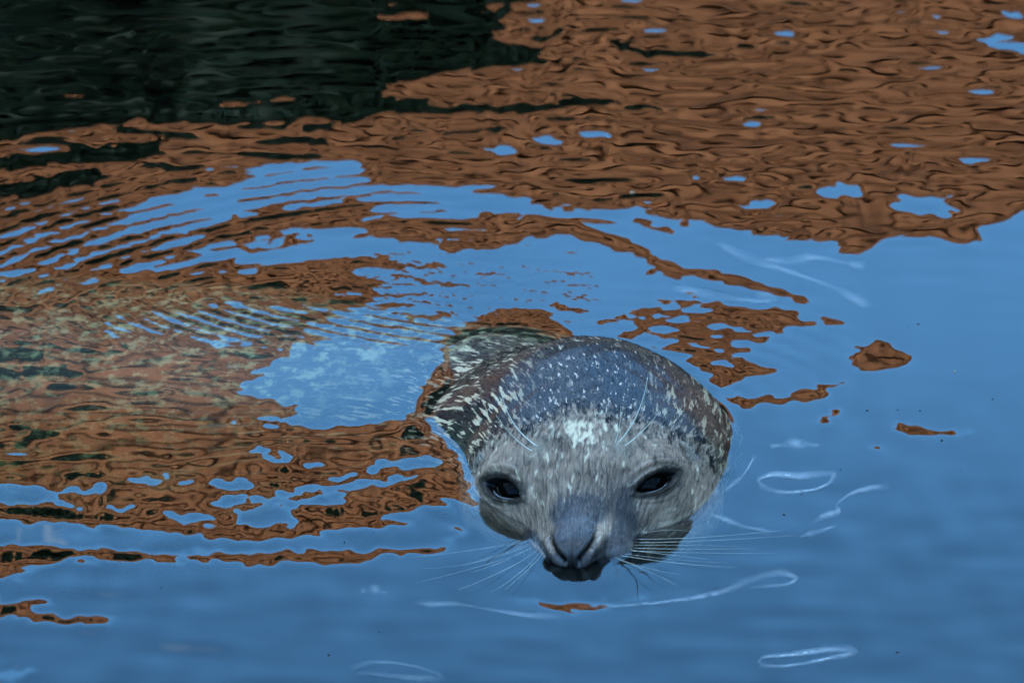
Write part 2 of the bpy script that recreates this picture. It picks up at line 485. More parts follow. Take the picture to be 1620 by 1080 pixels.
pad = front * np.exp(-(np.clip(sd - 0.25, 0, None) / 0.25) ** 2 * 0) * sstep(0.12, -0.1, x_ + curve - (0.48 + (fz + 0.02) * 0.97)) * sstep(1.75, 1.2, fz) * sstep(-0.6, -0.1, fz)
inner_dark = np.maximum(inner_dark, sstep(0.35, 0.75, slit))
wfold = np.exp(-((x_ - 2.15 - 0.12 * np.sin(fz * 3)) / 0.16) ** 2) * front * sstep(2.1, 1.4, fz)
disp += -0.14 * wfold
# faint folds and unevenness of skin
disp += 0.035 * np.sin(fx * 1.9 + 1.3 * np.sin(fy * 1.1)) * np.sin(fy * 1.7 + 0.8 * np.sin(fz * 1.9)) * sstep(3, 8, tcoord)
P = P + NRM * disp[..., None]
NRM = normals(P)

# --- colour masks
X, Y, Z = P[..., 0], P[..., 1], P[..., 2]
ax_ = np.abs(X)
face = 1 - sstep(0.0, 7.6, Y + 0.9 * np.exp(-(X / 1.6) ** 2) * -1.2 + 0.25 * np.sin(X * 1.3) - 0.10 * np.clip(ax_ - 4, 0, 5) * 2.0)
nose_dark = 1.15 * np.exp(-((X - 0.2) / 2.1) ** 4 - ((Y + 5.6) / 2.3) ** 2) * sstep(0.9, 1.7, Z)
side_dark = np.exp(-((X - 3.4) / 1.3) ** 2 - ((Y + 4.0) / 3.0) ** 2) * 0.8 + 0.5 * np.exp(-((X + 3.3) / 0.9) ** 2 - ((Y + 5.6) / 2.0) ** 2)
nose_dark = np.clip(nose_dark + side_dark + 0.8 * sstep(-3.0, -5.0, Y) * sstep(0.9, 0.1, Z) + 0.40 * sstep(-6.0, -7.6, Y), 0, 1)
streak = sstep(2.0, 7.0, Y) * sstep(2.5, 7.0, ax_) * np.where(X < 0, 1.0, 0.6)
white = np.exp(-((X - 0.3) / 2.6) ** 2 - ((Y - 2.6) / 1.9) ** 2)
below = sstep(36, 46, tcoord)

Pw = to_world(P.reshape(-1, 3))
faces_q = grid_faces(NR, N_AR, True)
tip0 = len(Pw); Pw = np.vstack([Pw, to_world(P[0].mean(0)[None]), to_world(P[-1].mean(0)[None])])
ar = np.arange(N_AR); ar2 = (ar + 1) % N_AR
cap0 = np.stack([np.full(N_AR, tip0), ar2, ar], 1); cap1 = np.stack([np.full(N_AR, tip0 + 1), (NR - 1) * N_AR + ar, (NR - 1) * N_AR + ar2], 1)
PADV = lambda a: np.concatenate([a.reshape(-1), [a[0].mean(), a[-1].mean()]])

def seal_mat(strand=False):
    g = NT('wet_seal_coat' if not strand else 'wet_seal_strands')
    A = g.n('Attribute', attribute_name='coat_a').outputs['Color']
    B = g.n('Attribute', attribute_name='coat_b').outputs['Color']
    Cc = g.n('Attribute', attribute_name='coat_c').outputs['Color']
    a = g.n('SeparateColor', {0: A}); b = g.n('SeparateColor', {0: B}); c = g.n('SeparateColor', {0: Cc})
    face, nose, streak = a.outputs[0], a.outputs[1], a.outputs[2]
    eye, inner, brow = b.outputs[0], b.outputs[1], b.outputs[2]
    pale, white, pad = c.outputs[0], c.outputs[1], c.outputs[2]
    flow = g.n('Attribute', attribute_name='flow').outputs['Vector']
    def fl(across, along):
        return g.n('Mapping', {'Vector': flow, 'Scale': (across, across, along)}, vector_type='POINT').outputs[0]
    # strand-sized noise
    hair = g.noise(fl(6.0, 0.9), 1.0, 3, 0.6, 0.4)
    hair2 = g.noise(fl(2.6, 0.5), 1.0, 3, 0.6, 0.6)
    # dark coat with pale flecks, small on the crown, long streaks on the neck
    fleck = g.noise(fl(3.6, 1.3), 1.0, 3, 0.65, 0.2)
    long_ = g.noise(fl(3.8, 0.62), 1.0, 3, 0.6, 0.12)
    patch = g.noise(fl(0.5, 0.3), 1.0, 2, 0.5)
    fk = g.ramp(g.math('ADD', fleck, g.math('MULTIPLY', g.math('SUBTRACT', hair, 0.5), 0.10)), g.math('SUBTRACT', 0.615, g.math('MULTIPLY', face, 0.13)), g.math('SUBTRACT', 0.67, g.math('MULTIPLY', face, 0.12)))
    lk = g.ramp(g.math('ADD', g.math('ADD', long_, g.math('MULTIPLY', g.math('SUBTRACT', patch, 0.5), 0.25)), g.math('MULTIPLY', g.math('SUBTRACT', hair, 0.5), 0.10)), 0.565, 0.60)
    darkc = g.mix(hair2, (0.0025, 0.002, 0.0018), (0.010, 0.008, 0.007))
    coat = g.mix(g.math('MULTIPLY', fk, 0.9), darkc, (0.640, 0.431, 0.288))
    neck = g.mix(lk, darkc, g.mix(hair, (0.512, 0.353, 0.192), (0.794, 0.539, 0.304)))
    coat = g.mix(streak, coat, neck)
    objc = g.n('TexCoord').outputs['Object']
    bn = g.noise(objc, 88.0, 4, 0.64, 0.15)
    bodyc = g.mix(g.ramp(bn, 0.47, 0.66), (0.030, 0.020, 0.012), g.mix(hair2, (0.34, 0.29, 0.13), (0.60, 0.50, 0.24)))
    far = g.n('SeparateColor', {0: g.n('Attribute', attribute_name='coat_d').outputs['Color']}).outputs[0]
    coat = g.mix(far, coat, bodyc)
    # the grey face
    gv = g.noise(fl(0.55, 0.35), 1.0, 4, 0.6)
    grey = g.mix(g.ramp(gv, 0.3, 0.7), (0.137, 0.086, 0.056), (0.483, 0.306, 0.196))
    grey = g.mix(g.math('MULTIPLY', g.ramp(hair, 0.35, 0.75), 0.55), grey, (0.726, 0.461, 0.288))
    grey = g.mix(g.math('MULTIPLY', g.ramp(hair, 0.50, 0.28), 0.55), grey, (0.053, 0.045, 0.041))
    wfl = g.noise(fl(2.4, 0.7), 1.0, 3, 0.6, 0.3)
    wk = g.ramp(g.math('ADD', wfl, g.math('MULTIPLY', white, 0.15)), 0.60, 0.69)
    grey = g.mix(g.math('MULTIPLY', wk, 0.92), grey, (0.950, 0.730, 0.468))
    dk = g.ramp(g.noise(fl(0.8, 0.4), 1.0, 3, 0.6), 0.60, 0.72)
    grey = g.mix(g.math('MULTIPLY', dk, 0.6), grey, (0.058, 0.047, 0.041))
    edge = g.noise(fl(2.6, 1.0), 1.0, 4, 0.7)
    fmask = g.ramp(g.math('ADD', face, g.math('MULTIPLY', g.math('SUBTRACT', edge, 0.5), 3.2)), 0.22, 0.82)
    col = g.mix(fmask, coat, grey)
    nmask = g.ramp(g.math('ADD', nose, g.math('MULTIPLY', g.math('SUBTRACT', hair2, 0.5), 0.9)), 0.25, 0.75)
    col = g.mix(g.math('MULTIPLY', nmask, 0.85), col, g.mix(hair, (0.018, 0.017, 0.018), (0.075, 0.072, 0.075)))
    col = g.mix(g.math('MULTIPLY', pale, g.ramp(hair, 0.1, 0.5)), col, (0.80, 0.64, 0.46))
    col = g.mix(g.math('MULTIPLY', brow, 0.75), col, g.mix(hair, (0.26, 0.19, 0.12), (0.60, 0.46, 0.32)))
    col = g.mix(g.math('MULTIPLY', pad, 0.9), col, (0.030, 0.027, 0.025))
    col = g.mix(g.math('MULTIPLY', eye, 0.88), col, g.mix(hair, (0.010, 0.009, 0.008), (0.07, 0.052, 0.038)))
    col = g.mix(inner, col, (0.004, 0.0035, 0.003))
    hsum = g.math('ADD', hair, g.math('MULTIPLY', hair2, 0.6))
    hstr = g.math('MULTIPLY', g.math('SUBTRACT', 1.0, g.math('MAXIMUM', inner, pad)), 1.0)
    bump = g.n('Bump', {'Height': g.math('MULTIPLY', hsum, hstr), 'Strength': 0.55, 'Distance': 0.0009}).outputs[0]
    rough = g.math('ADD', 0.20, g.math('MULTIPLY', hair, 0.22))
    bs = g.n('BsdfPrincipled', {'Base Color': col, 'Roughness': rough, 'Specular IOR Level': 0.33 if not strand else 0.05, 'Normal': bump})
    g.surf(bs.outputs[0])
    return g.mat

M_seal = seal_mat()
body_me = mesh_np('body', Pw, [faces_q, cap0, cap1], M_seal)
def add_color(me, name, r_, g_, b_):
    at = me.attributes.new(name, 'FLOAT_COLOR', 'POINT')
    arr = np.ones((len(me.vertices), 4), np.float32)
    arr[:, 0], arr[:, 1], arr[:, 2] = PADV(r_), PADV(g_), PADV(b_)
    at.data.foreach_set('color', arr.ravel())
add_color(body_me, 'coat_a', face, nose_dark, streak)
add_color(body_me, 'coat_b', eye_dark, inner_dark, brow_pale)
add_color(body_me, 'coat_c', pale_skin, white, pad)
add_color(body_me, 'coat_d', below, below, below)
fa = body_me.attributes.new('flow', 'FLOAT_VECTOR', 'POINT')
TH = np.broadcast_to(theta, P.shape[:2])
rad_flow = 7.0 + 0 * tcoord
flow = np.stack([np.cos(TH) * rad_flow, np.sin(TH) * rad_flow, tcoord], -1).reshape(-1, 3)
flow = np.vstack([flow, flow[:1], flow[-1:]]).astype(np.float32)
fa.data.foreach_set('vector', flow.ravel())

seal = link(bpy.data.objects.new('seal', None))
tag(seal, 'spotted grey seal with black eyes and pale whiskers, head raised out of the water', 'seal')
link(bpy.data.objects.new('body', body_me), seal)

# short wet coat: strands lying back along the flow lines of the head
Nv = (NR - 4) * N_AR
area_w = np.linalg.norm(np.cross(np.gradient(P, axis=0), np.roll(P, -1, 1) - P), axis=-1)
vis = sstep(0.05, 0.3, (P @ HM.T)[..., 2]) * (tcoord < 42) * (0.06 + 0.94 * np.clip(face * 1.6 - 0.3, 0, 1)) * (1 - 0.8 * np.exp(-(X / 1.8) ** 2 - ((Y + 5.6) / 2.0) ** 2)) * (1 - np.clip(inner_dark * 1.6, 0, 1)) * (1 - 0.6 * np.clip(pad, 0, 1))
prob = (area_w * vis).ravel(); prob /= prob.sum()
NH = 80000
ri = rng.choice(prob.size, NH, p=prob)
gi, gj = ri // N_AR, ri % N_AR
gi = np.clip(gi, 1, NR - 3)
u1, u2 = rng.random(NH)[:, None], rng.random(NH)[:, None]
gj2 = (gj + 1) % N_AR
def lerp(F): return (F[gi, gj] * (1 - u1) + F[gi + 1, gj] * u1) * (1 - u2) + (F[gi, gj2] * (1 - u1) + F[gi + 1, gj2] * u1) * u2
root, rn = lerp(P), lerp(NRM)
fd = P[gi + 1, gj] - P[gi - 1, gj]; fd /= np.linalg.norm(fd, axis=1)[:, None] + 1e-9
side_ = np.cross(rn, fd)
jit = rng.normal(size=(NH, 2))
clump = 0.35 * np.sin(root[:, 0] * 9 + 2 * np.sin(root[:, 1] * 7)) + 0.35 * np.sin(root[:, 1] * 8 + 3 * np.sin(root[:, 2] * 6))
hd = fd + side_ * (0.14 * jit[:, :1] + 0.22 * clump[:, None]) + rn * (0.16 + 0.06 * jit[:, 1:])
hd /= np.linalg.norm(hd, axis=1)[:, None]
ln = (0.26 + 0.16 * rng.random(NH)) * np.interp(root[:, 1], [-9.5, -6, -1], [0.4, 0.6, 1.0])
pts = np.stack([root - rn * 0.02, root + hd * (ln * 0.5)[:, None], root + hd * ln[:, None] - rn * (ln * 0.10)[:, None]], 1)
fur = bpy.data.hair_curves.new('fur')
fur.add_curves([3] * NH)
fur.attributes['position'].data.foreach_set('vector', to_world(pts.reshape(-1, 3)).astype(np.float32).ravel())
ra = fur.attributes.get('radius') or fur.attributes.new('radius', 'FLOAT', 'POINT')
ra.data.foreach_set('value', np.tile(np.array([0.00010, 0.00008, 0.00002], np.float32), NH))
def cattr(name, cols):
    at = fur.attributes.new(name, 'FLOAT_COLOR', 'CURVE')
    arr = np.ones((NH, 4), np.float32)
    for k, cc in enumerate(cols): arr[:, k] = cc[gi, gj]
    at.data.foreach_set('color', arr.ravel())
cattr('coat_a', (face, nose_dark, streak)); cattr('coat_b', (eye_dark, inner_dark, brow_pale)); cattr('coat_c', (pale_skin, white, pad)); cattr('coat_d', (below, below, below))
fat = fur.attributes.new('flow', 'FLOAT_VECTOR', 'CURVE')
thh = theta[gj] + (u2[:, 0] * 2 * np.pi / N_AR)
fat.data.foreach_set('vector', np.stack([np.cos(thh) * 7.0, np.sin(thh) * 7.0, tcoord[gi, gj] + u1[:, 0] * (tcoord[gi + 1, gj] - tcoord[gi, gj])], 1).astype(np.float32).ravel())
fur.materials.append(seal_mat(True))
tag(link(bpy.data.objects.new('fur', fur), seal), kind='stuff')

# eyes
def eye_mat():
    g = NT('wet_black_eye')
    g.surf(g.n('BsdfPrincipled', {'Base Color': (0.0022, 0.0014, 0.001, 1), 'Roughness': 0.05, 'Specular IOR Level': 0.04}).outputs[0])
    return g.mat
M_eye = eye_mat()
M_lid = simple_mat('wet_eyelid_rim', (0.20, 0.17, 0.15), 0.25, scale=300, spec=0.6)
for (q, nn, ea, eb, sgn, op) in EYES:
    rad = 1.80
    c = to_world((q - nn * (rad + 0.30))[None])[0]
    th = np.linspace(0, np.pi, 25)[1:-1]; ph = np.linspace(0, 2 * np.pi, 40, endpoint=False)
    v = np.stack([np.outer(np.sin(th), np.cos(ph)), np.outer(np.sin(th), np.sin(ph)), np.outer(np.cos(th), np.ones(40))], -1).reshape(-1, 3) * rad * 0.01
    f = [grid_faces(23, 40, True), np.arange(40)[::-1][None, :], (np.arange(40) + 22 * 40)[None, :]]
    eo = link(bpy.data.objects.new('eye', mesh_np('eye', v, f, M_eye)), seal); eo.location = c
    # wet rim of the lower lid
    aa = np.linspace(-1.42, 1.42, 26)
    bb = -0.58 * (1 - np.abs(aa / 1.75) ** 1.8) - 0.10 * (aa / 1.52) + 0.06
    cc = np.sqrt(np.clip((rad + 0.02) ** 2 - aa ** 2 - bb ** 2, 0.3, None)) - rad - 0.30
    pts = q + aa[:, None] * ea + bb[:, None] * eb + cc[:, None] * nn
    v, f = tube_arrays(to_world(pts) - c, np.interp(np.arange(26), [0, 6, 19, 25], [0.0002, 0.0006, 0.0006, 0.0002]), 8)
    link(bpy.data.objects.new('eyelid_rim', mesh_np('eyelid_rim', v, f, M_lid)), eo)

def whisker_mat():
    g = NT('pale_whisker')
    g.surf(g.n('BsdfPrincipled', {'Base Color': (0.95, 0.82, 0.6, 1), 'Roughness': 0.35}).outputs[0])
    return g.mat
M_wh = whisker_mat()
def whisker(pts, r0, sub=16):
    pts = np.array(pts, float)
    t = np.linspace(0, 1, len(pts)); u = np.linspace(0, 1, sub)
    co = np.polyfit(t, pts, min(len(pts) - 1, 3))
    p = sum(co[k][None, :] * (u[:, None] ** (len(co) - 1 - k)) for k in range(len(co)))
    v, f = tube_arrays(p, r0 * (1 - 0.78 * u), 6)
    return link(bpy.data.objects.new('whisker', mesh_np('whisker', v, f, M_wh)), seal)
def surf_z(x, y):      # top surface of the head at head-frame x,y
    z = 12.0
    for _ in range(60): z -= sdf(np.array([[x, y, z]]))[0] * 0.7
    return z
def brow_whisker(x, y, dx, dy, dz, bend, r0=0.00055):
    z = surf_z(x, y)
    b = np.array([x, y, z - 0.1]); e = np.array([dx, dy, dz]); m = b + e * 0.5 + np.array(bend)
    whisker(to_world(np.array([b, m, b + e])), r0)
brow_whisker(-2.75, 1.35, -2.6, 1.0, 4.6, (-0.55, -0.1, -0.35))
brow_whisker(-3.15, 1.05, -2.6, 0.4, 2.9, (-0.1, 0, -0.3), 0.00034)
brow_whisker(2.70, 1.30, 2.6, 1.0, 4.8, (0.35, -0.1, -0.25), 0.00062)
brow_whisker(2.55, 1.20, 0.7, 0.5, 2.9, (0.15, 0, 0), 0.00032)
brow_whisker(3.10, 1.10, 2.9, 0.6, 2.5, (0.05, 0, -0.2), 0.00045)
whisker([(0.0313,-0.0411,-0.0040), (0.0830,-0.0526,0.0025), (0.1463,-0.0434,0.0041)], 0.00014)
whisker([(0.0335,-0.0474,-0.0040), (0.0874,-0.0582,0.0026), (0.1560,-0.0520,0.0042)], 0.00014)
whisker([(0.0312,-0.0516,-0.0040), (0.0737,-0.0661,0.0030), (0.1150,-0.0686,0.0031)], 9e-05)
whisker([(0.0312,-0.0558,-0.0040), (0.0781,-0.0708,0.0022), (0.1265,-0.0749,0.0047)], 0.00014)
whisker([(0.0298,-0.0599,-0.0040), (0.0825,-0.0776,0.0025), (0.1399,-0.0807,0.0035)], 0.00011)
whisker([(0.0279,-0.0641,-0.0040), (0.0643,-0.0898,0.0034), (0.1045,-0.0972,0.0039)], 9e-05)
whisker([(0.0265,-0.0672,-0.0040), (0.0687,-0.0956,0.0032), (0.1115,-0.1044,0.0040)], 0.00014)
whisker([(0.0242,-0.0703,-0.0040), (0.0462,-0.1024,0.0030), (0.0706,-0.1143,0.0033)], 0.00011)
whisker([(0.0382,-0.0369,-0.0040), (0.0652,-0.0410,0.0030), (0.0897,-0.0542,0.0047)], 9e-05)
whisker([(0.0311,-0.0578,-0.0040), (0.0600,-0.0804,0.0028), (0.0911,-0.0921,0.0045)], 0.00014)
whisker([(0.0251,-0.0724,-0.0040), (0.0506,-0.1107,0.0030), (0.0681,-0.1314,0.0031)], 0.00011)
whisker([(-0.0297,-0.0474,-0.0040), (-0.0791,-0.0768,0.0031), (-0.1203,-0.0884,0.0042)], 0.00014)
whisker([(-0.0297,-0.0516,-0.0040), (-0.0746,-0.0943,0.0026), (-0.1117,-0.1046,0.0031)], 0.00014)
whisker([(-0.0288,-0.0558,-0.0040), (-0.0701,-0.1009,0.0032), (-0.1150,-0.1290,0.0039)], 9e-05)
whisker([(-0.0274,-0.0599,-0.0040), (-0.0566,-0.1108,0.0031), (-0.0851,-0.1419,0.0048)], 0.00014)
whisker([(-0.0261,-0.0630,-0.0040), (-0.0477,-0.1210,0.0031), (-0.0633,-0.1461,0.0048)], 0.00011)
whisker([(-0.0315,-0.0453,-0.0040), (-0.0702,-0.0718,0.0027), (-0.0970,-0.0841,0.0046)], 9e-05)
whisker([(-0.0252,-0.0662,-0.0040), (-0.0388,-0.1101,0.0027), (-0.0522,-0.1421,0.0049)], 0.00014)
whisker([(-0.0306,-0.0495,-0.0040), (-0.0612,-0.0854,0.0033), (-0.0835,-0.1008,0.0032)], 0.00011)
whisker([(-0.0297,-0.0537,-0.0040), (-0.0567,-0.0939,0.0024), (-0.0767,-0.1115,0.0034)], 9e-05)

# ------------------------------------------------------------------ water: a height field of ripples
WAVES = [
 ('sky', 0, [(0.06,0.527), (0.089,0.509), (0.118,0.49), (0.152,0.476), (0.186,0.462), (0.208,0.457), (0.207,0.439), (0.216,0.437), (0.224,0.448), (0.239,0.46), (0.252,0.476), (0.276,0.474), (0.29,0.46), (0.3,0.454), (0.31,0.46), (0.314,0.494), (0.334,0.5), (0.349,0.515), (0.586,0.534), (0.507,-0.356), (-0.589,-0.356), (-0.608,-0.14), (-0.408,-0.136), (-0.395,-0.132), (-0.392,-0.123), (-0.372,-0.118), (-0.366,-0.106), (-0.349,-0.104), (-0.288,-0.108), (-0.265,-0.104), (-0.217,-0.106), (-0.19,-0.103), (-0.158,-0.102), (-0.148,-0.094), (-0.14,-0.086), (-0.102,-0.082), (-0.079,-0.047), (-0.07,0.005), (-0.052,0.113), (-0.005,0.271), (-0.005,0.294), (-0.024,0.335), (-0.062,0.34), (-0.09,0.305), (-0.138,0.294), (-0.185,0.288), (-0.209,0.288), (-0.167,0.34), (-0.148,0.364), (-0.168,0.412), (-0.13,0.424), (-0.101,0.436), (-0.072,0.448), (-0.028,0.466), (-0.004,0.47), (0.044,0.436)]),
 ('sky', 0, [(-0.298,0.605), (-0.234,0.609), (-0.197,0.612), (-0.158,0.612), (-0.166,0.59), (-0.153,0.565), (-0.102,0.566), (-0.053,0.552), (-0.028,0.536), (0.011,0.527), (0.06,0.527), (0.089,0.509), (0.093,0.46), (0.064,0.436), (0.025,0.474), (-0.004,0.494), (-0.028,0.506), (-0.062,0.514), (-0.102,0.511), (-0.141,0.506), (-0.17,0.49), (-0.151,0.521), (-0.17,0.54), (-0.21,0.527), (-0.239,0.519), (-0.278,0.499), (-0.296,0.46), (-0.317,0.45), (-0.313,0.472), (-0.346,0.49), (-0.351,0.516), (-0.333,0.546), (-0.308,0.565), (-0.27,0.572), (-0.257,0.583), (-0.253,0.597)]),
 ('sky', 0, [(-0.342,0.402), (-0.339,0.436), (-0.332,0.43), (-0.292,0.438), (-0.281,0.46), (-0.247,0.468), (-0.214,0.49), (-0.17,0.494), (-0.162,0.478), (-0.13,0.462), (-0.101,0.46), (-0.106,0.43), (-0.13,0.424), (-0.169,0.43), (-0.212,0.421), (-0.236,0.415), (-0.274,0.406), (-0.277,0.412), (-0.251,0.43), (-0.28,0.43), (-0.318,0.412), (-0.339,0.4)]),
 ('sky', 0, [(-0.268,0.193), (-0.246,0.189), (-0.245,0.208), (-0.227,0.236), (-0.213,0.265), (-0.185,0.288), (-0.147,0.294), (-0.1,0.317), (-0.093,0.271), (-0.109,0.225), (-0.117,0.18), (-0.12,0.152), (-0.145,0.138), (-0.173,0.132), (-0.191,0.124), (-0.205,0.133), (-0.238,0.144), (-0.201,0.149), (-0.206,0.163), (-0.239,0.18)]),
 ('sky', 0, [(-0.617,-0.039), (-0.413,-0.043), (-0.377,-0.047), (-0.322,-0.057), (-0.277,-0.062), (-0.254,-0.071), (-0.228,-0.067), (-0.18,-0.053), (-0.142,-0.045), (-0.119,-0.038), (-0.098,-0.026), (-0.088,-0.047), (-0.1,-0.077), (-0.119,-0.074), (-0.15,-0.076), (-0.173,-0.079), (-0.184,-0.076), (-0.234,-0.082), (-0.274,-0.088), (-0.32,-0.087), (-0.369,-0.079), (-0.412,-0.072), (-0.614,-0.07)]),
 ('sky', 0.00227, [(-0.438,0.394), (-0.418,0.43)]),
 ('sky', 0.00205, [(-0.417,0.408), (-0.382,0.436), (-0.352,0.478)]),
 ('sky', 0.00136, [(-0.41,0.364), (-0.387,0.394)]),
 ('sky', 0.00205, [(-0.384,0.378), (-0.347,0.418)]),
 ('sky', 0.00114, [(-0.391,0.412), (-0.371,0.454)]),
 ('sky', 0.00136, [(-0.442,0.472), (-0.414,0.49)]),
 ('sky', 0.00136, [(-0.44,0.442), (-0.413,0.47)]),
 ('sky', 0.00136, [(-0.427,0.454), (-0.38,0.49)]),
 ('sky', 0.00159, [(-0.446,0.534), (-0.432,0.537)]),
 ('sky', 0.00114, [(-0.439,0.418), (-0.417,0.454)]),
 ('sky', 0.00114, [(-0.374,0.466), (-0.346,0.494)]),
 ('sky', 0.00091, [(-0.37,0.32), (-0.344,0.29)]),
 ('sky', 0.00091, [(-0.36,0.323), (-0.335,0.294)]),
 ('sky', 0.00091, [(-0.343,0.325), (-0.316,0.297)]),
 ('sky', 0.00091, [(-0.324,0.329), (-0.302,0.308)]),
 ('sky', 0.00091, [(-0.313,0.331), (-0.3,0.317)]),
 ('sky', 0.00159, [(-0.278,0.356), (-0.244,0.34), (-0.181,0.331)]),
 ('sky', 0.00114, [(-0.302,0.288), (-0.251,0.28)]),
 ('sky', 0.00091, [(-0.289,0.275), (-0.228,0.268)]),
 ('sky', 0.00114, [(-0.266,0.294), (-0.218,0.288)]),
 ('sky', 0.00091, [(-0.233,0.305), (-0.186,0.302)]),
 ('sky', 0.00091, [(-0.23,0.352), (-0.206,0.35)]),
 ('sky', 0.00205, [(-0.216,0.011), (-0.198,0.023), (-0.171,0.023), (-0.135,0.037)]),
 ('sky', 0.00205, [(-0.232,-0.002), (-0.207,-0.005), (-0.189,0.002), (-0.171,0.008)]),
 ('sky', 0.00136, [(-0.299,-0.028), (-0.278,-0.033), (-0.257,-0.035)]),
 ('sky', 0.00136, [(-0.382,0.005), (-0.366,0.011), (-0.341,0.013)]),
 ('sky', 0.00114, [(-0.337,-0.024), (-0.322,-0.018)]),
 ('sky', 0.00114, [(-0.135,0.04), (-0.113,0.046)]),
 ('sky', 0.00114, [(-0.18,0.04), (-0.162,0.046)]),
 ('sky', 0.00091, [(-0.144,0.064), (-0.119,0.07)]),
 ('sky', 0, [(-0.302,0.031), (-0.304,0.029), (-0.307,0.027), (-0.312,0.027), (-0.317,0.027), (-0.321,0.029), (-0.323,0.031), (-0.321,0.033), (-0.318,0.035), (-0.313,0.035), (-0.308,0.035), (-0.304,0.033)]),
 ('sky', 0, [(-0.29,0.035), (-0.291,0.034), (-0.293,0.032), (-0.297,0.032), (-0.3,0.032), (-0.302,0.034), (-0.303,0.035), (-0.302,0.037), (-0.3,0.038), (-0.297,0.038), (-0.294,0.038), (-0.291,0.037)]),
 ('sky', 0, [(-0.278,0.027), (-0.278,0.025), (-0.281,0.024), (-0.284,0.023), (-0.287,0.024), (-0.29,0.025), (-0.29,0.027), (-0.29,0.028), (-0.287,0.029), (-0.284,0.03), (-0.281,0.029), (-0.279,0.028)]),
 ('sky', 0, [(-0.229,0.023), (-0.231,0.021), (-0.238,0.019), (-0.248,0.018), (-0.258,0.019), (-0.265,0.021), (-0.268,0.023), (-0.266,0.026), (-0.258,0.028), (-0.248,0.029), (-0.239,0.028), (-0.232,0.026)]),
 ('sky', 0, [(-0.24,0), (-0.241,-0.003), (-0.245,-0.005), (-0.25,-0.005), (-0.255,-0.005), (-0.258,-0.003), (-0.26,0), (-0.259,0.003), (-0.255,0.005), (-0.25,0.005), (-0.245,0.005), (-0.241,0.003)]),
 ('sky', 0, [(-0.253,-0.01), (-0.254,-0.012), (-0.256,-0.013), (-0.259,-0.014), (-0.262,-0.013), (-0.264,-0.012), (-0.265,-0.01), (-0.264,-0.007), (-0.262,-0.006), (-0.259,-0.005), (-0.256,-0.006), (-0.254,-0.007)]),
 ('sky', 0, [(-0.208,0.072), (-0.209,0.069), (-0.212,0.066), (-0.218,0.065), (-0.223,0.066), (-0.226,0.069), (-0.228,0.072), (-0.226,0.075), (-0.223,0.078), (-0.218,0.078), (-0.213,0.078), (-0.209,0.075)]),
 ('sky', 0, [(-0.186,0.063), (-0.186,0.062), (-0.188,0.06), (-0.191,0.06), (-0.194,0.06), (-0.196,0.062), (-0.197,0.063), (-0.196,0.065), (-0.194,0.066), (-0.191,0.066), (-0.189,0.066), (-0.187,0.065)]),
 ('sky', 0, [(-0.226,0.085), (-0.226,0.083), (-0.228,0.082), (-0.231,0.082), (-0.233,0.082), (-0.235,0.083), (-0.236,0.085), (-0.235,0.087), (-0.234,0.088), (-0.231,0.088), (-0.228,0.088), (-0.227,0.087)]),
 ('sky', 0, [(-0.363,-0.016), (-0.364,-0.018), (-0.365,-0.019), (-0.368,-0.019), (-0.37,-0.019), (-0.372,-0.018), (-0.372,-0.016), (-0.372,-0.014), (-0.37,-0.013), (-0.368,-0.013), (-0.366,-0.013), (-0.364,-0.014)]),
 ('sky', 0, [(-0.353,-0.018), (-0.353,-0.02), (-0.355,-0.021), (-0.357,-0.021), (-0.359,-0.021), (-0.361,-0.02), (-0.362,-0.018), (-0.361,-0.016), (-0.36,-0.015), (-0.357,-0.015), (-0.355,-0.015), (-0.353,-0.016)]),
 ('sky', 0, [(-0.377,0.1), (-0.377,0.099), (-0.378,0.098), (-0.38,0.098), (-0.381,0.098), (-0.383,0.099), (-0.383,0.1), (-0.383,0.101), (-0.382,0.102), (-0.38,0.102), (-0.378,0.102), (-0.377,0.101)]),
 ('sky', 0, [(-0.216,0.129), (-0.217,0.127), (-0.22,0.126), (-0.224,0.125), (-0.227,0.126), (-0.23,0.127), (-0.231,0.129), (-0.23,0.13), (-0.228,0.132), (-0.224,0.132), (-0.22,0.132), (-0.217,0.13)]),
 ('sky', 0, [(-0.247,0.131), (-0.248,0.13), (-0.249,0.129), (-0.252,0.129), (-0.254,0.129), (-0.256,0.13), (-0.256,0.131), (-0.256,0.132), (-0.254,0.133), (-0.252,0.133), (-0.249,0.133), (-0.248,0.132)]),
 ('sky', 0, [(0.227,0.558), (0.225,0.551), (0.218,0.545), (0.208,0.543), (0.199,0.545), (0.192,0.551), (0.19,0.558), (0.193,0.566), (0.2,0.571), (0.209,0.573), (0.218,0.571), (0.225,0.566)]),
 ('sky', 0, [(0.16,0.527), (0.158,0.522), (0.152,0.518), (0.143,0.516), (0.135,0.518), (0.129,0.522), (0.127,0.527), (0.129,0.533), (0.136,0.537), (0.144,0.538), (0.152,0.537), (0.158,0.533)]),
 ('sky', 0, [(0.187,0.467), (0.185,0.464), (0.178,0.462), (0.169,0.461), (0.16,0.462), (0.153,0.464), (0.15,0.467), (0.153,0.47), (0.16,0.472), (0.169,0.473), (0.178,0.472), (0.185,0.47)]),
 ('sky', 0, [(0.136,0.582), (0.134,0.578), (0.131,0.576), (0.126,0.575), (0.122,0.576), (0.118,0.578), (0.117,0.582), (0.118,0.586), (0.122,0.589), (0.127,0.59), (0.131,0.589), (0.135,0.586)]),
 ('sky', 0, [(0.034,0.665), (0.032,0.661), (0.026,0.658), (0.019,0.657), (0.011,0.658), (0.005,0.661), (0.003,0.665), (0.005,0.669), (0.011,0.672), (0.019,0.673), (0.027,0.672), (0.032,0.669)]),
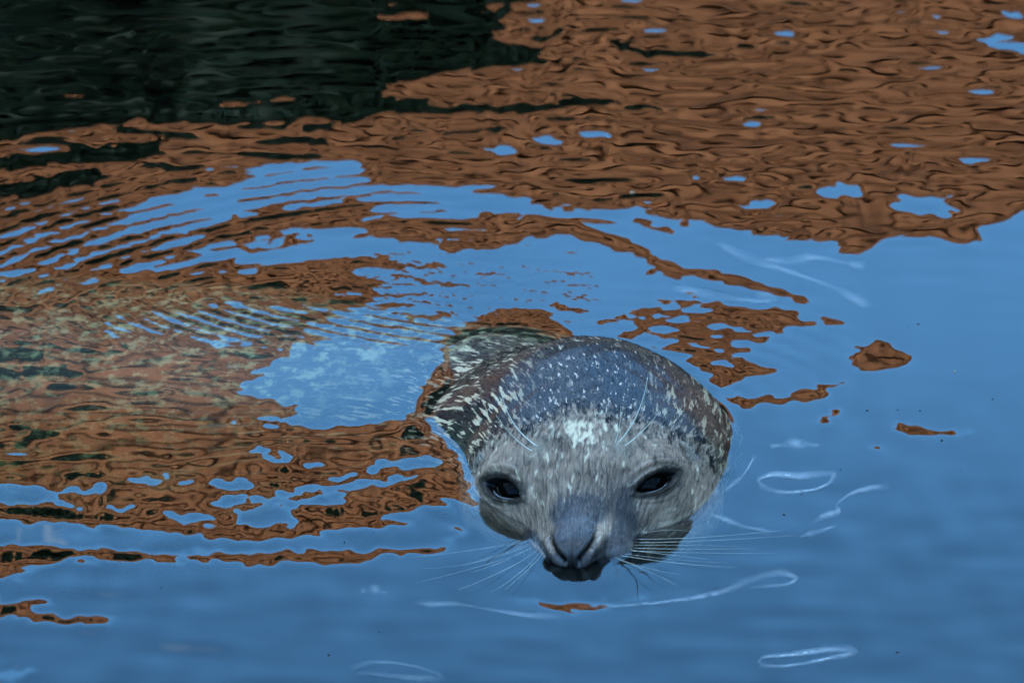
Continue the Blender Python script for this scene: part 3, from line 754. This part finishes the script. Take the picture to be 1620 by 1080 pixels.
 ('sky', 0, [(-0.009,0.657), (-0.011,0.653), (-0.015,0.649), (-0.02,0.648), (-0.026,0.649), (-0.03,0.653), (-0.031,0.657), (-0.03,0.662), (-0.026,0.665), (-0.02,0.666), (-0.015,0.665), (-0.011,0.662)]),
 ('sky', 0, [(-0.039,0.634), (-0.041,0.631), (-0.046,0.629), (-0.054,0.628), (-0.061,0.629), (-0.067,0.631), (-0.069,0.634), (-0.067,0.637), (-0.061,0.64), (-0.054,0.64), (-0.046,0.64), (-0.041,0.637)]),
 ('sky', 0, [(0.147,0.688), (0.146,0.685), (0.143,0.682), (0.14,0.682), (0.137,0.682), (0.135,0.685), (0.134,0.688), (0.135,0.691), (0.138,0.694), (0.141,0.695), (0.144,0.694), (0.146,0.691)]),
 ('sky', 0, [(0.371,0.912), (0.37,0.907), (0.367,0.903), (0.363,0.901), (0.359,0.903), (0.357,0.907), (0.356,0.912), (0.357,0.918), (0.36,0.922), (0.364,0.923), (0.368,0.922), (0.371,0.918)]),
 ('sky', 0, [(0.299,0.908), (0.298,0.906), (0.296,0.904), (0.293,0.903), (0.291,0.904), (0.289,0.906), (0.288,0.908), (0.289,0.911), (0.291,0.913), (0.294,0.914), (0.296,0.913), (0.298,0.911)]),
 ('sky', 0, [(0.182,0.871), (0.181,0.869), (0.18,0.867), (0.178,0.866), (0.176,0.867), (0.174,0.869), (0.174,0.871), (0.174,0.874), (0.176,0.876), (0.178,0.877), (0.18,0.876), (0.181,0.874)]),
 ('sky', 0, [(0.272,0.615), (0.271,0.612), (0.27,0.611), (0.268,0.61), (0.266,0.611), (0.264,0.612), (0.264,0.615), (0.264,0.618), (0.266,0.619), (0.268,0.62), (0.27,0.619), (0.271,0.618)]),
 ('sky', 0, [(0.315,0.609), (0.315,0.606), (0.314,0.604), (0.312,0.604), (0.31,0.604), (0.31,0.606), (0.309,0.609), (0.31,0.611), (0.311,0.613), (0.312,0.614), (0.314,0.613), (0.315,0.611)]),
 ('sky', 0, [(0.1,0.583), (0.1,0.582), (0.099,0.58), (0.098,0.58), (0.096,0.58), (0.096,0.582), (0.095,0.583), (0.096,0.585), (0.097,0.587), (0.098,0.587), (0.099,0.587), (0.1,0.585)]),
 ('sky', 0, [(-0.244,-0.037), (-0.24,-0.018), (-0.225,-0.011), (-0.209,-0.014), (-0.206,-0.026), (-0.199,-0.042), (-0.215,-0.039), (-0.233,-0.042)]),
 ('sky', 0, [(-0.554,0.018), (-0.394,0.018), (-0.38,0.013), (-0.381,-0.007), (-0.397,-0.01), (-0.552,-0.007)]),
 ('sky', 0, [(-0.153,0.062), (-0.135,0.075), (-0.11,0.078), (-0.101,0.064), (-0.103,0.057), (-0.121,0.061), (-0.139,0.057)]),
 ('sky', 0, [(-0.143,-0.025), (-0.12,-0.018), (-0.107,-0.011), (-0.089,0), (-0.07,-0.026), (-0.079,-0.047), (-0.113,-0.037)]),
 ('sky', 0, [(0.244,0.527), (0.255,0.546), (0.297,0.548), (0.293,0.527), (0.3,0.519), (0.285,0.506), (0.261,0.511)]),
 ('sky', 0, [(0.229,0.989), (0.271,0.979), (0.303,0.961), (0.296,0.948), (0.27,0.961), (0.234,0.978)]),
 ('sky', 0, [(0.329,0.864), (0.348,0.869), (0.379,0.858), (0.377,0.833), (0.342,0.84)]),
 ('mid', 0, [(-0.165,0.484), (-0.15,0.499), (-0.102,0.509), (-0.062,0.512), (-0.028,0.506), (0.001,0.493), (0.03,0.472), (0.054,0.448), (0.066,0.426), (0.092,0.412), (0.116,0.403), (0.145,0.382), (0.163,0.366), (0.18,0.349), (0.168,0.352), (0.14,0.372), (0.116,0.388), (0.092,0.397), (0.063,0.402), (0.048,0.404), (0.061,0.412), (0.049,0.436), (0.025,0.454), (-0.004,0.47), (-0.023,0.472), (-0.053,0.46), (-0.072,0.442), (-0.101,0.46), (-0.13,0.466), (-0.15,0.466)]),
 ('mid', 0, [(0.071,0.271), (0.078,0.311), (0.096,0.34), (0.106,0.352), (0.129,0.344), (0.155,0.335), (0.168,0.335), (0.178,0.309), (0.157,0.305), (0.149,0.288), (0.132,0.271), (0.122,0.254), (0.143,0.227), (0.135,0.214), (0.107,0.205), (0.089,0.225)]),
 ('sky', 0.00114, [(0.104,0.3), (0.114,0.319)]),
 ('sky', 0.00091, [(0.087,0.271), (0.114,0.294), (0.133,0.305)]),
 ('sky', 0.00091, [(0.094,0.254), (0.118,0.271), (0.152,0.3)]),
 ('sky', 0.00091, [(0.098,0.236), (0.12,0.254), (0.142,0.276)]),
 ('mid', 0.00273, [(0.035,0.284), (0.057,0.308), (0.084,0.344)]),
 ('mid', 0.00136, [(0.021,0.311), (0.043,0.331)]),
 ('mid', 0.00159, [(0.043,0.317), (0.072,0.346)]),
 ('mid', 0.00273, [(0.107,0.2), (0.126,0.218), (0.143,0.223)]),
 ('mid', 0.00114, [(0.047,0.271), (0.076,0.294)]),
 ('mid', 0.00114, [(-0.019,0.344), (0.005,0.331)]),
 ('mid', 0, [(0.102,0.191), (0.13,0.18), (0.148,0.182), (0.168,0.2), (0.202,0.217), (0.191,0.197), (0.176,0.18), (0.134,0.166), (0.115,0.158)]),
 ('mid', 0, [(0.201,0.236), (0.212,0.271), (0.23,0.284), (0.238,0.271), (0.252,0.256), (0.24,0.236), (0.22,0.227)]),
 ('mid', 0, [(0.17,0.143), (0.19,0.158), (0.198,0.163), (0.189,0.141), (0.18,0.138)]),
 ('mid', 0, [(0.225,0.133), (0.24,0.143), (0.263,0.13), (0.286,0.13), (0.29,0.124), (0.272,0.12), (0.239,0.124)]),
 ('mid', 0, [(-0.054,-0.147), (-0.026,-0.146), (0.019,-0.138), (0.048,-0.13), (0.041,-0.138), (0.006,-0.153), (-0.03,-0.154)]),
 ('mid', 0, [(0.224,0.1), (0.223,0.099), (0.22,0.097), (0.216,0.097), (0.213,0.097), (0.21,0.099), (0.209,0.1), (0.21,0.102), (0.213,0.103), (0.217,0.104), (0.22,0.103), (0.223,0.102)]),
 ('mid', 0, [(0.201,0.316), (0.2,0.312), (0.197,0.309), (0.194,0.308), (0.191,0.309), (0.188,0.312), (0.188,0.316), (0.189,0.32), (0.191,0.323), (0.194,0.324), (0.198,0.323), (0.2,0.32)]),
 ('mid', 0, [(0.096,0.36), (0.095,0.358), (0.093,0.356), (0.091,0.356), (0.089,0.356), (0.088,0.358), (0.087,0.36), (0.088,0.363), (0.089,0.364), (0.091,0.365), (0.094,0.364), (0.095,0.363)]),
 ('mid', 0, [(-0.059,0.404), (-0.061,0.403), (-0.066,0.401), (-0.072,0.401), (-0.078,0.401), (-0.083,0.403), (-0.084,0.404), (-0.083,0.406), (-0.078,0.408), (-0.072,0.408), (-0.066,0.408), (-0.061,0.406)]),
 ('mid', 0, [(0.181,0.464), (0.179,0.462), (0.174,0.46), (0.166,0.46), (0.159,0.46), (0.154,0.462), (0.152,0.464), (0.154,0.465), (0.159,0.467), (0.166,0.467), (0.174,0.467), (0.179,0.465)]),
 ('mid', 0.00114, [(-0.028,0.527), (0.011,0.512)]),
 ('mid', 0.00114, [(0.058,0.521), (0.092,0.492)]),
 ('mid', 0.00114, [(0.045,0.5), (0.074,0.478)]),
 ('mid', 0.00091, [(0.065,0.521), (0.094,0.501)]),
 ('mid', 0, [(-0.539,-0.168), (-0.406,-0.168), (-0.388,-0.166), (-0.376,-0.162), (-0.367,-0.168), (-0.377,-0.173), (-0.386,-0.178), (-0.379,-0.184), (-0.343,-0.187), (-0.324,-0.193), (-0.332,-0.201), (-0.347,-0.202), (-0.384,-0.199), (-0.537,-0.196)]),
 ('mid', 0, [(-0.532,-0.268), (-0.401,-0.268), (-0.372,-0.272), (-0.388,-0.284), (-0.53,-0.284)]),
 ('mid', 0.00136, [(-0.21,0.527), (-0.239,0.521), (-0.273,0.503)]),
 ('mid', 0.00114, [(-0.316,0.484), (-0.282,0.49)]),
 ('mid', 0.00114, [(-0.34,0.466), (-0.306,0.478)]),
 ('mid', 0.00114, [(-0.256,0.448), (-0.213,0.466), (-0.184,0.472)]),
 ('mid', 0.00136, [(-0.168,0.376), (-0.13,0.394), (-0.091,0.382)]),
 ('mid', 0.00136, [(-0.148,0.34), (-0.11,0.352)]),
 ('mid', 0.00159, [(-0.129,0.317), (-0.091,0.335)]),
 ('mid', 0.00114, [(-0.149,0.412), (-0.101,0.414)]),
 ('mid', 0.00159, [(-0.09,0.305), (-0.057,0.331), (-0.014,0.311)]),
 ('low', 0, [(-0.721,1.154), (-0.01,1.154), (-0.006,0.961), (-0.053,0.926), (-0.063,0.858), (-0.027,0.844), (-0.022,0.817), (-0.073,0.804), (-0.144,0.777), (-0.159,0.744), (-0.103,0.724), (0.048,0.74), (-0.053,0.709), (-0.154,0.712), (-0.173,0.688), (-0.214,0.712), (-0.218,0.692), (-0.304,0.701), (-0.38,0.701), (-0.453,0.67), (-0.678,0.66)]),
 ('low', 0.00591, [(-0.598,0.594), (-0.421,0.628), (-0.377,0.637), (-0.332,0.644)]),
 ('low', 0.00591, [(-0.594,0.546), (-0.428,0.568), (-0.375,0.596)]),
 ('low', 0.00205, [(-0.228,0.662), (-0.193,0.653)]),
 ('low', 0.00295, [(0.034,0.858), (0.06,0.831), (0.106,0.837)]),
 ('low', 0.00182, [(-0.103,0.673), (-0.053,0.678)]),
 ('low', 0.005, [(-0.571,0.248), (-0.402,0.254)]),
 ('low', 0.00318, [(-0.568,0.205), (-0.395,0.223), (-0.372,0.219)]),
 ('low', 0.00182, [(-0.384,-0.091), (-0.357,-0.095), (-0.307,-0.1)]),
 ('low', 0.00182, [(-0.027,0.864), (-0.006,0.885)]),
 ('low', 0.00114, [(-0.372,0.037), (-0.349,0.034)]),
 ('low', 0.00136, [(-0.414,0.124), (-0.385,0.113)]),
 ('low', 0.00136, [(0.048,0.724), (0.088,0.722)]),
 ('low', 0.00136, [(0.132,0.851), (0.157,0.844)]),
 ('mid', 0.00182, [(-0.305,0.73), (-0.255,0.734), (-0.215,0.748)]),
 ('mid', 0.00318, [(-0.154,0.922), (-0.12,0.919)]),
 ('mid', 0.00273, [(-0.068,0.933), (-0.037,0.94)]),
 ('mid', 0.00182, [(-0.134,0.764), (-0.083,0.777)]),
 ('lift', 0, [(-0.03,-0.091), (-0.007,-0.097), (0.015,-0.095), (0.038,-0.084), (0.04,-0.104), (0.019,-0.124), (-0.008,-0.128), (-0.028,-0.115)]),
]
GX0, GX1, GY0, GY1, GDX, GDY = -1.20, 1.12, -1.6, 2.4, 0.0019, 0.0019
gx = np.arange(GX0, GX1, GDX); gy = np.arange(GY0, GY1, GDY)
GXX, GYY = np.meshgrid(gx, gy, indexing='ij')
def fnoise(lmin, lmax, seed, aniso=1.0, power=0.0):
    """band-limited random field, unit variance"""
    rg = np.random.default_rng(seed)
    w = rg.normal(size=GXX.shape)
    kx = np.fft.fftfreq(len(gx), GDX)[:, None]; ky = np.fft.rfftfreq(len(gy), GDY)[None, :]
    k = np.sqrt((kx * aniso) ** 2 + ky ** 2) + 1e-9
    flt = np.exp(-(k * lmin * 0.5) ** 4) * (1 - np.exp(-(k * lmax * 0.9) ** 4)) * k ** (-power)
    f = np.fft.irfft2(np.fft.rfft2(w) * flt, s=GXX.shape)
    return f / f.std()
def gblur(f, sx, sy_):
    kx = np.fft.fftfreq(len(gx), GDX)[:, None]; ky = np.fft.rfftfreq(len(gy), GDY)[None, :]
    return np.fft.irfft2(np.fft.rfft2(f) * np.exp(-2 * np.pi ** 2 * ((kx * sx) ** 2 + (ky * sy_) ** 2)), s=f.shape)

LV = {'sky': 1.05, 'mid': -1.72, 'low': -5.0, 'glint': 21.0, 'lift': 7.0}
wx = fnoise(0.02, 0.10, 11, 1.2) * 0.0025; wy = fnoise(0.02, 0.10, 12, 1.2) * 0.0030
QX, QY = GXX + wx, GYY + wy
level = np.full(GXX.shape, LV['mid'])
for lv, half, pts in WAVES:
    pa = np.array(pts); pad_ = half * 2.6 + 0.02
    i0, i1 = np.searchsorted(gx, [pa[:, 0].min() - pad_, pa[:, 0].max() + pad_]); j0, j1 = np.searchsorted(gy, [pa[:, 1].min() - pad_, pa[:, 1].max() + pad_])
    qx, qy = QX[i0:i1, j0:j1], QY[i0:i1, j0:j1]
    if half > 0:
        ins = np.zeros(qx.shape, bool)
        for (x0, y0), (x1, y1) in zip(pts[:-1], pts[1:]):
            ux, uy = x1 - x0, (y1 - y0) * 0.43
            t = np.clip(((qx - x0) * ux + (qy - y0) * 0.43 * uy) / (ux * ux + uy * uy + 1e-12), 0, 1)
            ins |= np.hypot(qx - x0 - t * ux, (qy - y0) * 0.43 - t * uy) < half
    else:
        ins = np.zeros(qx.shape, bool)
        for (x0, y0), (x1, y1) in zip(pts, pts[1:] + pts[:1]):
            cr_ = (y0 > qy) != (y1 > qy)
            ins ^= cr_ & (qx < (x1 - x0) * (qy - y0) / (y1 - y0 + 1e-12) + x0)
    level[i0:i1, j0:j1][ins] = LV[lv]
level += (level > 0) * (level < 3) * (6.5 * sstep(0.42, -0.32, GYY) + 0.6 * sstep(0.30, 0.0, GYY) * fnoise(0.10, 0.5, 31, 0.5))
soft = gblur(level, 0.0013, 0.0026)
is_sky = sstep(-0.4, 0.6, gblur(level, 0.02, 0.03))
# tilt that the ripples need so that each stretch of water looks at its own height of the far bank
dist = np.hypot(GXX - CAM[0], GYY - CAM[1])
e_flat = np.arctan2(CAM[2], dist)
e_edge = np.arctan2(WALL_H, WALL_Y - 0.06 - GYY)
want = e_edge + np.radians(soft * 0.95) - e_flat
frame_w = sstep(-0.75, -0.55, GXX) * sstep(0.70, 0.50, GXX) * sstep(-0.60, -0.36, GYY) * sstep(1.75, 1.15, GYY)
slope = want * 0.5 * frame_w
edge_m = sstep(-1.55, -1.3, gy) * sstep(-0.45, -0.65, gy) + sstep(1.3, 1.6, gy) * sstep(2.35, 2.1, gy)
kx = 2 * np.pi * np.fft.fftfreq(len(gx), GDX)[:, None]; ky = 2 * np.pi * np.fft.rfftfreq(len(gy), GDY)[None, :]
H = np.zeros_like(slope)
todo = slope.copy()
for _ in range(3):
    todo -= todo.sum(1, keepdims=True) * (edge_m / edge_m.sum())[None, :]
    H += np.fft.irfft2(np.fft.rfft2(todo) * (-1j * ky) / (ky ** 2 + 0.03 * kx ** 2 + 1e-6), s=slope.shape)
    todo = (slope - np.gradient(H, GDY, axis=1)) * frame_w
# finer ripples
def dy(f): return np.gradient(f, GDY, axis=1)
rip = fnoise(0.040, 0.11, 21, 2.1); rip /= dy(rip).std()
rip2 = fnoise(0.022, 0.042, 22, 1.8); rip2 /= dy(rip2).std()
swell = fnoise(0.06, 0.2, 23, 2.0); swell /= dy(swell).std()
busy = np.clip(fnoise(0.10, 0.4, 24) * 0.35 + 0.8, 0.25, 1.6)
def blobs(spots):
    m = np.zeros_like(GXX)
    for (sx, sy2, rx_, ry_, k) in spots:
        m = np.maximum(m, k * np.exp(-((GXX - sx) / rx_) ** 2 - ((GYY - sy2) / ry_) ** 2))
    return m
B1 = blobs([(-0.38, 0.47, 0.12, 0.10, 1), (-0.20, 0.55, 0.14, 0.06, 0.55), (-0.10, 0.38, 0.09, 0.06, 0.35)])
B3 = blobs([(-0.27, 0.315, 0.10, 0.035, 1), (-0.15, 0.30, 0.09, 0.04, 0.8)])
B2 = blobs([(0.10, 0.28, 0.09, 0.08, 1), (-0.11, -0.01, 0.05, 0.04, 0.9), (0.11, -0.06, 0.10, 0.05, 0.25)])
calm = (1 - 0.85 * np.clip(B1 + B2 + B3, 0, 1)) * (1 - 0.45 * blobs([(-0.26, 0.18, 0.16, 0.16, 1)]))
amp = ((1 - is_sky) * 0.0056 * busy + is_sky * 0.0008) * calm
H += rip * amp + rip2 * ((1 - is_sky) * 0.0010 * busy + is_sky * 0.0002) * calm + swell * (0.0013 + 0.0050 * is_sky * sstep(0.12, -0.08, GYY))
# ring ripples running out from the seal's back and head
def rings(cx, cyy, lam, a, m):
    rr = np.hypot(GXX - cx, GYY - cyy)
    return a * m * np.cos(2 * np.pi / lam * rr + 0.35 * wx / 0.0025) * lam / (2 * np.pi)
H += rings(-0.10, 0.15, 0.019, 0.026, B1) + rings(-0.03, 0.62, 0.0130, 0.040, B3) + rings(0.03, 0.12, 0.021, 0.015, B2)
chop = fnoise(0.008, 0.02, 25, 0.7); chop /= dy(chop).std()
H += chop * 0.016 * np.exp(-((GXX + 0.095) / 0.09) ** 2 - ((GYY - 0.37) / 0.075) ** 2)

hx_, hy_ = np.searchsorted(gx, [-0.06, 0.08]), np.searchsorted(gy, [-0.11, 0.06])
H -= H[hx_[0]:hx_[1], hy_[0]:hy_[1]].mean()
# contact with the seal: meniscus and small parallel ripples
def sample_h(x, y):
    fx_ = np.clip((x - GX0) / GDX, 0, len(gx) - 1.001); fy_ = np.clip((y - GY0) / GDY, 0, len(gy) - 1.001)
    i, j = fx_.astype(int), fy_.astype(int); a_, b_ = fx_ - i, fy_ - j
    h_ = H[i, j] * (1 - a_) * (1 - b_) + H[i + 1, j] * a_ * (1 - b_) + H[i, j + 1] * (1 - a_) * b_ + H[i + 1, j + 1] * a_ * b_
    out = sstep(GX0, GX0 + 0.3, x) * sstep(GX1, GX1 - 0.3, x) * sstep(GY0, GY0 + 0.4, y) * sstep(GY1, GY1 - 0.5, y)
    return h_ * out
xs = np.concatenate([-np.geomspace(0.5, -PX0, 50)[::-1], np.arange(-0.499, 0.43, 0.0014), np.geomspace(0.43, PX1, 50)])
ys = np.concatenate([np.linspace(PY0, -0.8, 30, endpoint=False), np.linspace(-0.8, -0.34, 60, endpoint=False), np.arange(-0.34, 1.16, 0.0022), np.geomspace(1.16, PY1, 90)])
WX, WY = np.meshgrid(xs, ys, indexing='ij')
WZ = sample_h(WX, WY)
near = (np.abs(WX) < 0.22) & (WY > -0.2) & (WY < 0.42)
idx = np.nonzero(near)
pp = np.stack([WX[idx], WY[idx], WZ[idx]], 1)
ds = sdf(to_head(pp)) * 0.01
men = 0.0008 * np.exp(-np.clip(ds, 0, None) / 0.0020)
men += 0.000014 * np.sin(ds * 2 * np.pi / 0.014) * np.exp(-np.clip(ds, 0, None) / 0.030)
WZ[idx] += np.where(ds > -0.012, men, 0.0008)
nx, ny = WX.shape
top = np.stack([WX, WY, WZ], -1).reshape(-1, 3)
fq = grid_faces(nx, ny)[:, ::-1]
ring_i = np.concatenate([np.arange(nx) * ny, (nx - 1) * ny + np.arange(1, ny), np.arange(nx - 2, -1, -1) * ny + ny - 1, np.arange(ny - 2, 0, -1)])
low = top[ring_i].copy(); low[:, 2] = -1.63
nb = len(top); nr_ = len(ring_i)
k_ = np.arange(nr_); k2 = (k_ + 1) % nr_
sides = np.stack([ring_i[k_], nb + k_, nb + k2, ring_i[k2]], 1)
bot = (nb + k_)[::-1][None, :]
def water_mat():
    g = NT('pool_water')
    bs = g.n('BsdfPrincipled', {'Base Color': (1, 1, 1, 1), 'Roughness': 0.0, 'IOR': 1.36, 'Transmission Weight': 1.0})
    g.surf(bs.outputs[0])
    vo = g.n('VolumeAbsorption', {'Color': (0.44, 0.47, 0.25, 1), 'Density': 6.5})
    g.t.links.new(vo.outputs[0], g.out.inputs['Volume'])
    return g.mat
wme = mesh_np('water', np.vstack([top, low]), [fq, sides, bot], water_mat())
water = tag(link(bpy.data.objects.new('water', wme)), kind='structure')


# ------------------------------------------------------------------ scraps afloat
M_scrap = simple_mat('tan_leaf_scrap', (0.42, 0.26, 0.12), 0.7, scale=900)
M_speck = simple_mat('dark_bark_speck', (0.035, 0.025, 0.02), 0.7, scale=900)
def scrap(x, y, size, m, label, group=None):
    k = 7; th = np.linspace(0, 2 * np.pi, k, endpoint=False)
    rr = size * (0.65 + 0.5 * rng.random(k)); st = 0.55 + 0.3 * rng.random()
    a0 = rng.random() * 6.28
    xx, yy = rr * np.cos(th), rr * np.sin(th) * st
    xx, yy = xx * math.cos(a0) - yy * math.sin(a0), xx * math.sin(a0) + yy * math.cos(a0)
    v = np.concatenate([np.stack([xx, yy, np.full(k, -size * .2)], 1), np.stack([xx * .8, yy * .8, size * (.15 + .2 * rng.random(k))], 1)])
    i = np.arange(k); j = (i + 1) % k
    f = [np.stack([i, j, j + k, i + k], 1), i[::-1][None, :], (i + k)[None, :]]
    o = link(bpy.data.objects.new('floating_scrap', mesh_np('floating_scrap', v, f, m, smooth=False)))
    o.location = (x, y, float(sample_h(np.array([x]), np.array([y]))[0]) + size * 0.1)
    tag(o, label, 'debris', group)
scrap(0.2814, 0.2284, 0.00136364, M_scrap, 'small tan leaf scrap floating on open blue water')
scrap(0.0459, 0.5521, 0.00227273, M_scrap, 'larger tan leaf scrap afloat among the brown ripples behind the seal')
for x, y, s_ in [(0.2364,0.1631,0.0009), (0.2139,0.1609,0.0012), (0.2526,0.162,0.0007), (0.1612,0.0245,0.0009), (0.2578,0.3112,0.0012), (0.2781,0.0643,0.0007), (0.1909,0.0643,0.0009), (0.1475,-0.0074,0.0012), (0.2505,0.3077,0.0007), (0.3072,0.1821,0.0009), (0.2666,0.1133,0.0012), (0.1792,0.1243,0.0007), (-0.2385,0.0751,0.0009), (-0.1669,-0.0662,0.0012), (-0.2413,-0.0631,0.0007), (0.2206,-0.2106,0.0012), (-0.2944,-0.1453,0.0007), (-0.1402,-0.2006,0.0009), (-0.1748,-0.2353,0.0012)]:
    scrap(x, y, s_, M_speck, "tiny dark speck of bark floating on the water", "specks afloat")

# ------------------------------------------------------------------ pale highlights of the water, painted as thin ribbons on the surface
def highlight_mat():
    g = NT('painted_highlight')
    at = g.n('SeparateColor', {0: g.n('Attribute', attribute_name='highlight_alpha').outputs['Color']}).outputs[0]
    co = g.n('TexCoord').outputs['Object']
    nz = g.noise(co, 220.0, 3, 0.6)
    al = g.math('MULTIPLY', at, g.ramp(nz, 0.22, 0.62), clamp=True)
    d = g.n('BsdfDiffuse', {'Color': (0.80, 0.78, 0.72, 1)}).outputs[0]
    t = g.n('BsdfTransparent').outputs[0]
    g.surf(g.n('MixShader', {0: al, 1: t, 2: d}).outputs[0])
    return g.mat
M_highlight = highlight_mat()
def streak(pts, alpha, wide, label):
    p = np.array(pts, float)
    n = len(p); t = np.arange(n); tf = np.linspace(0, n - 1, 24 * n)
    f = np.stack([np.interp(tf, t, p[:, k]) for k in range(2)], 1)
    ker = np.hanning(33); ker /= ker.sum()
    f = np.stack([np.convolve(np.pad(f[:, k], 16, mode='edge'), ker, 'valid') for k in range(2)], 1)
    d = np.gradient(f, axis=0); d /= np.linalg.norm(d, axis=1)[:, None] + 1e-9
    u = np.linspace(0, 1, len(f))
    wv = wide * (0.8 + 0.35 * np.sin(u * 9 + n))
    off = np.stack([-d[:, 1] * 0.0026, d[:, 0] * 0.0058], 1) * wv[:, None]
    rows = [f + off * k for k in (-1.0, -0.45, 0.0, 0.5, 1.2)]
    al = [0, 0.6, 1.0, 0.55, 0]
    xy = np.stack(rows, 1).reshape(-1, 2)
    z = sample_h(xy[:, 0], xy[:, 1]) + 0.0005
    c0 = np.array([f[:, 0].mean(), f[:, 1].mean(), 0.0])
    me = mesh_np('highlight_ribbon', np.column_stack([xy, z]) - c0, grid_faces(len(f), 5), M_highlight)
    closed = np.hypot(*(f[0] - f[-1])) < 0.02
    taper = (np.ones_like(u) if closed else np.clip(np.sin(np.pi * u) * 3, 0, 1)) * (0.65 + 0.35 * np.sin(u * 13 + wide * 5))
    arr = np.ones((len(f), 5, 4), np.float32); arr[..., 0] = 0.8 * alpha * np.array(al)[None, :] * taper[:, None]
    me.attributes.new('highlight_alpha', 'FLOAT_COLOR', 'POINT').data.foreach_set('color', arr.ravel())
    o = link(bpy.data.objects.new('highlight_ribbon', me)); o.location = c0
    tag(o, label, 'painted_glint', 'painted highlights on the water')
streak([(0.1329,0.0395), (0.1294,0.046), (0.1425,0.0567), (0.1607,0.0513), (0.1769,0.0567), (0.187,0.0578), (0.1819,0.0416), (0.1714,0.0309), (0.153,0.0266), (0.1394,0.0288), (0.1306,0.0395)], 0.5, 1, "pale looping painted highlight beside the seal's cheek")
streak([(0.2288,0.0384), (0.2104,0.0352), (0.1964,0.0266), (0.1843,0.0074), (0.1886,-0.0011), (0.1746,-0.0106), (0.1674,-0.0222)], 0.38, 0.9, 'pale crooked painted highlight trailing below the looping one')
streak([(0.1855,-0.0243), (0.1693,-0.0348), (0.1563,-0.0432)], 0.3, 0.9, 'short pale painted highlight between the whiskers and the crooked streak')
streak([(0.1234,-0.2284), (0.1258,-0.2205), (0.139,-0.2185), (0.1634,-0.2106), (0.1856,-0.2066), (0.1929,-0.2106), (0.1785,-0.2185), (0.1541,-0.2284), (0.1363,-0.2344), (0.1233,-0.2304)], 0.5, 0.9, 'long narrow painted highlight loop on dark blue open water')
streak([(-0.0078,-0.1504), (0.0323,-0.1463), (0.0724,-0.1382), (0.1039,-0.1249), (0.1245,-0.1044), (0.1426,-0.0962), (0.1545,-0.1034), (0.1488,-0.1137), (0.133,-0.1178), (0.1129,-0.1198)], 0.36, 1, 'pale curling painted highlight sweeping from under the chin')
streak([(0.1004,0.0181), (0.1122,0.0374), (0.1219,0.0567), (0.1295,0.086)], 0.4, 0.7, "thin bright painted highlight hugging the seal's cheek")
streak([(0.1079,0.4623), (0.1314,0.4296), (0.1551,0.4116), (0.1833,0.3877), (0.2065,0.364), (0.2222,0.3381)], 0.32, 1.6, 'broad faint painted highlight slanting behind the brown arc')
streak([(0.1435,0.4296), (0.1626,0.4212), (0.1823,0.4308), (0.2037,0.4212), (0.2237,0.4116)], 0.34, 1.5, 'wavy pale painted highlight by the brown reflection edge')
streak([(0.0724,0.3758), (0.0962,0.3663), (0.12,0.3569), (0.1461,0.3498), (0.1536,0.3593), (0.1347,0.3687)], 0.24, 1.4, 'faint painted highlight wisp inside the brown arc')
streak([(0.1391,0.0991), (0.1577,0.1046), (0.1784,0.1013)], 0.34, 1.4, 'short bright painted highlight dash above the loop')
streak([(-0.1187,-0.1524), (-0.1076,-0.1605), (-0.0876,-0.1564), (-0.0654,-0.1625), (-0.0389,-0.1685), (-0.0079,-0.1665)], 0.26, 0.8, 'faint painted highlight curving in front of the whiskers')
streak([(-0.1591,-0.256), (-0.1483,-0.2452), (-0.1309,-0.2432), (-0.1111,-0.2501), (-0.0935,-0.2638), (-0.1088,-0.2658), (-0.135,-0.2619), (-0.1568,-0.2599)], 0.2, 0.8, 'dim painted highlight loop on the darkest foreground water')
streak([(0.093,-0.0074), (0.1064,-0.018), (0.1174,-0.0285), (0.1309,-0.0317), (0.1398,-0.039)], 0.3, 1, 'ragged painted highlight wisp below the cheek reflection')
streak([(-0.1544,-0.1422), (-0.1456,-0.1382), (-0.1357,-0.1443)], 0.2, 1.3, 'faint painted highlight smear by the broken brown band')
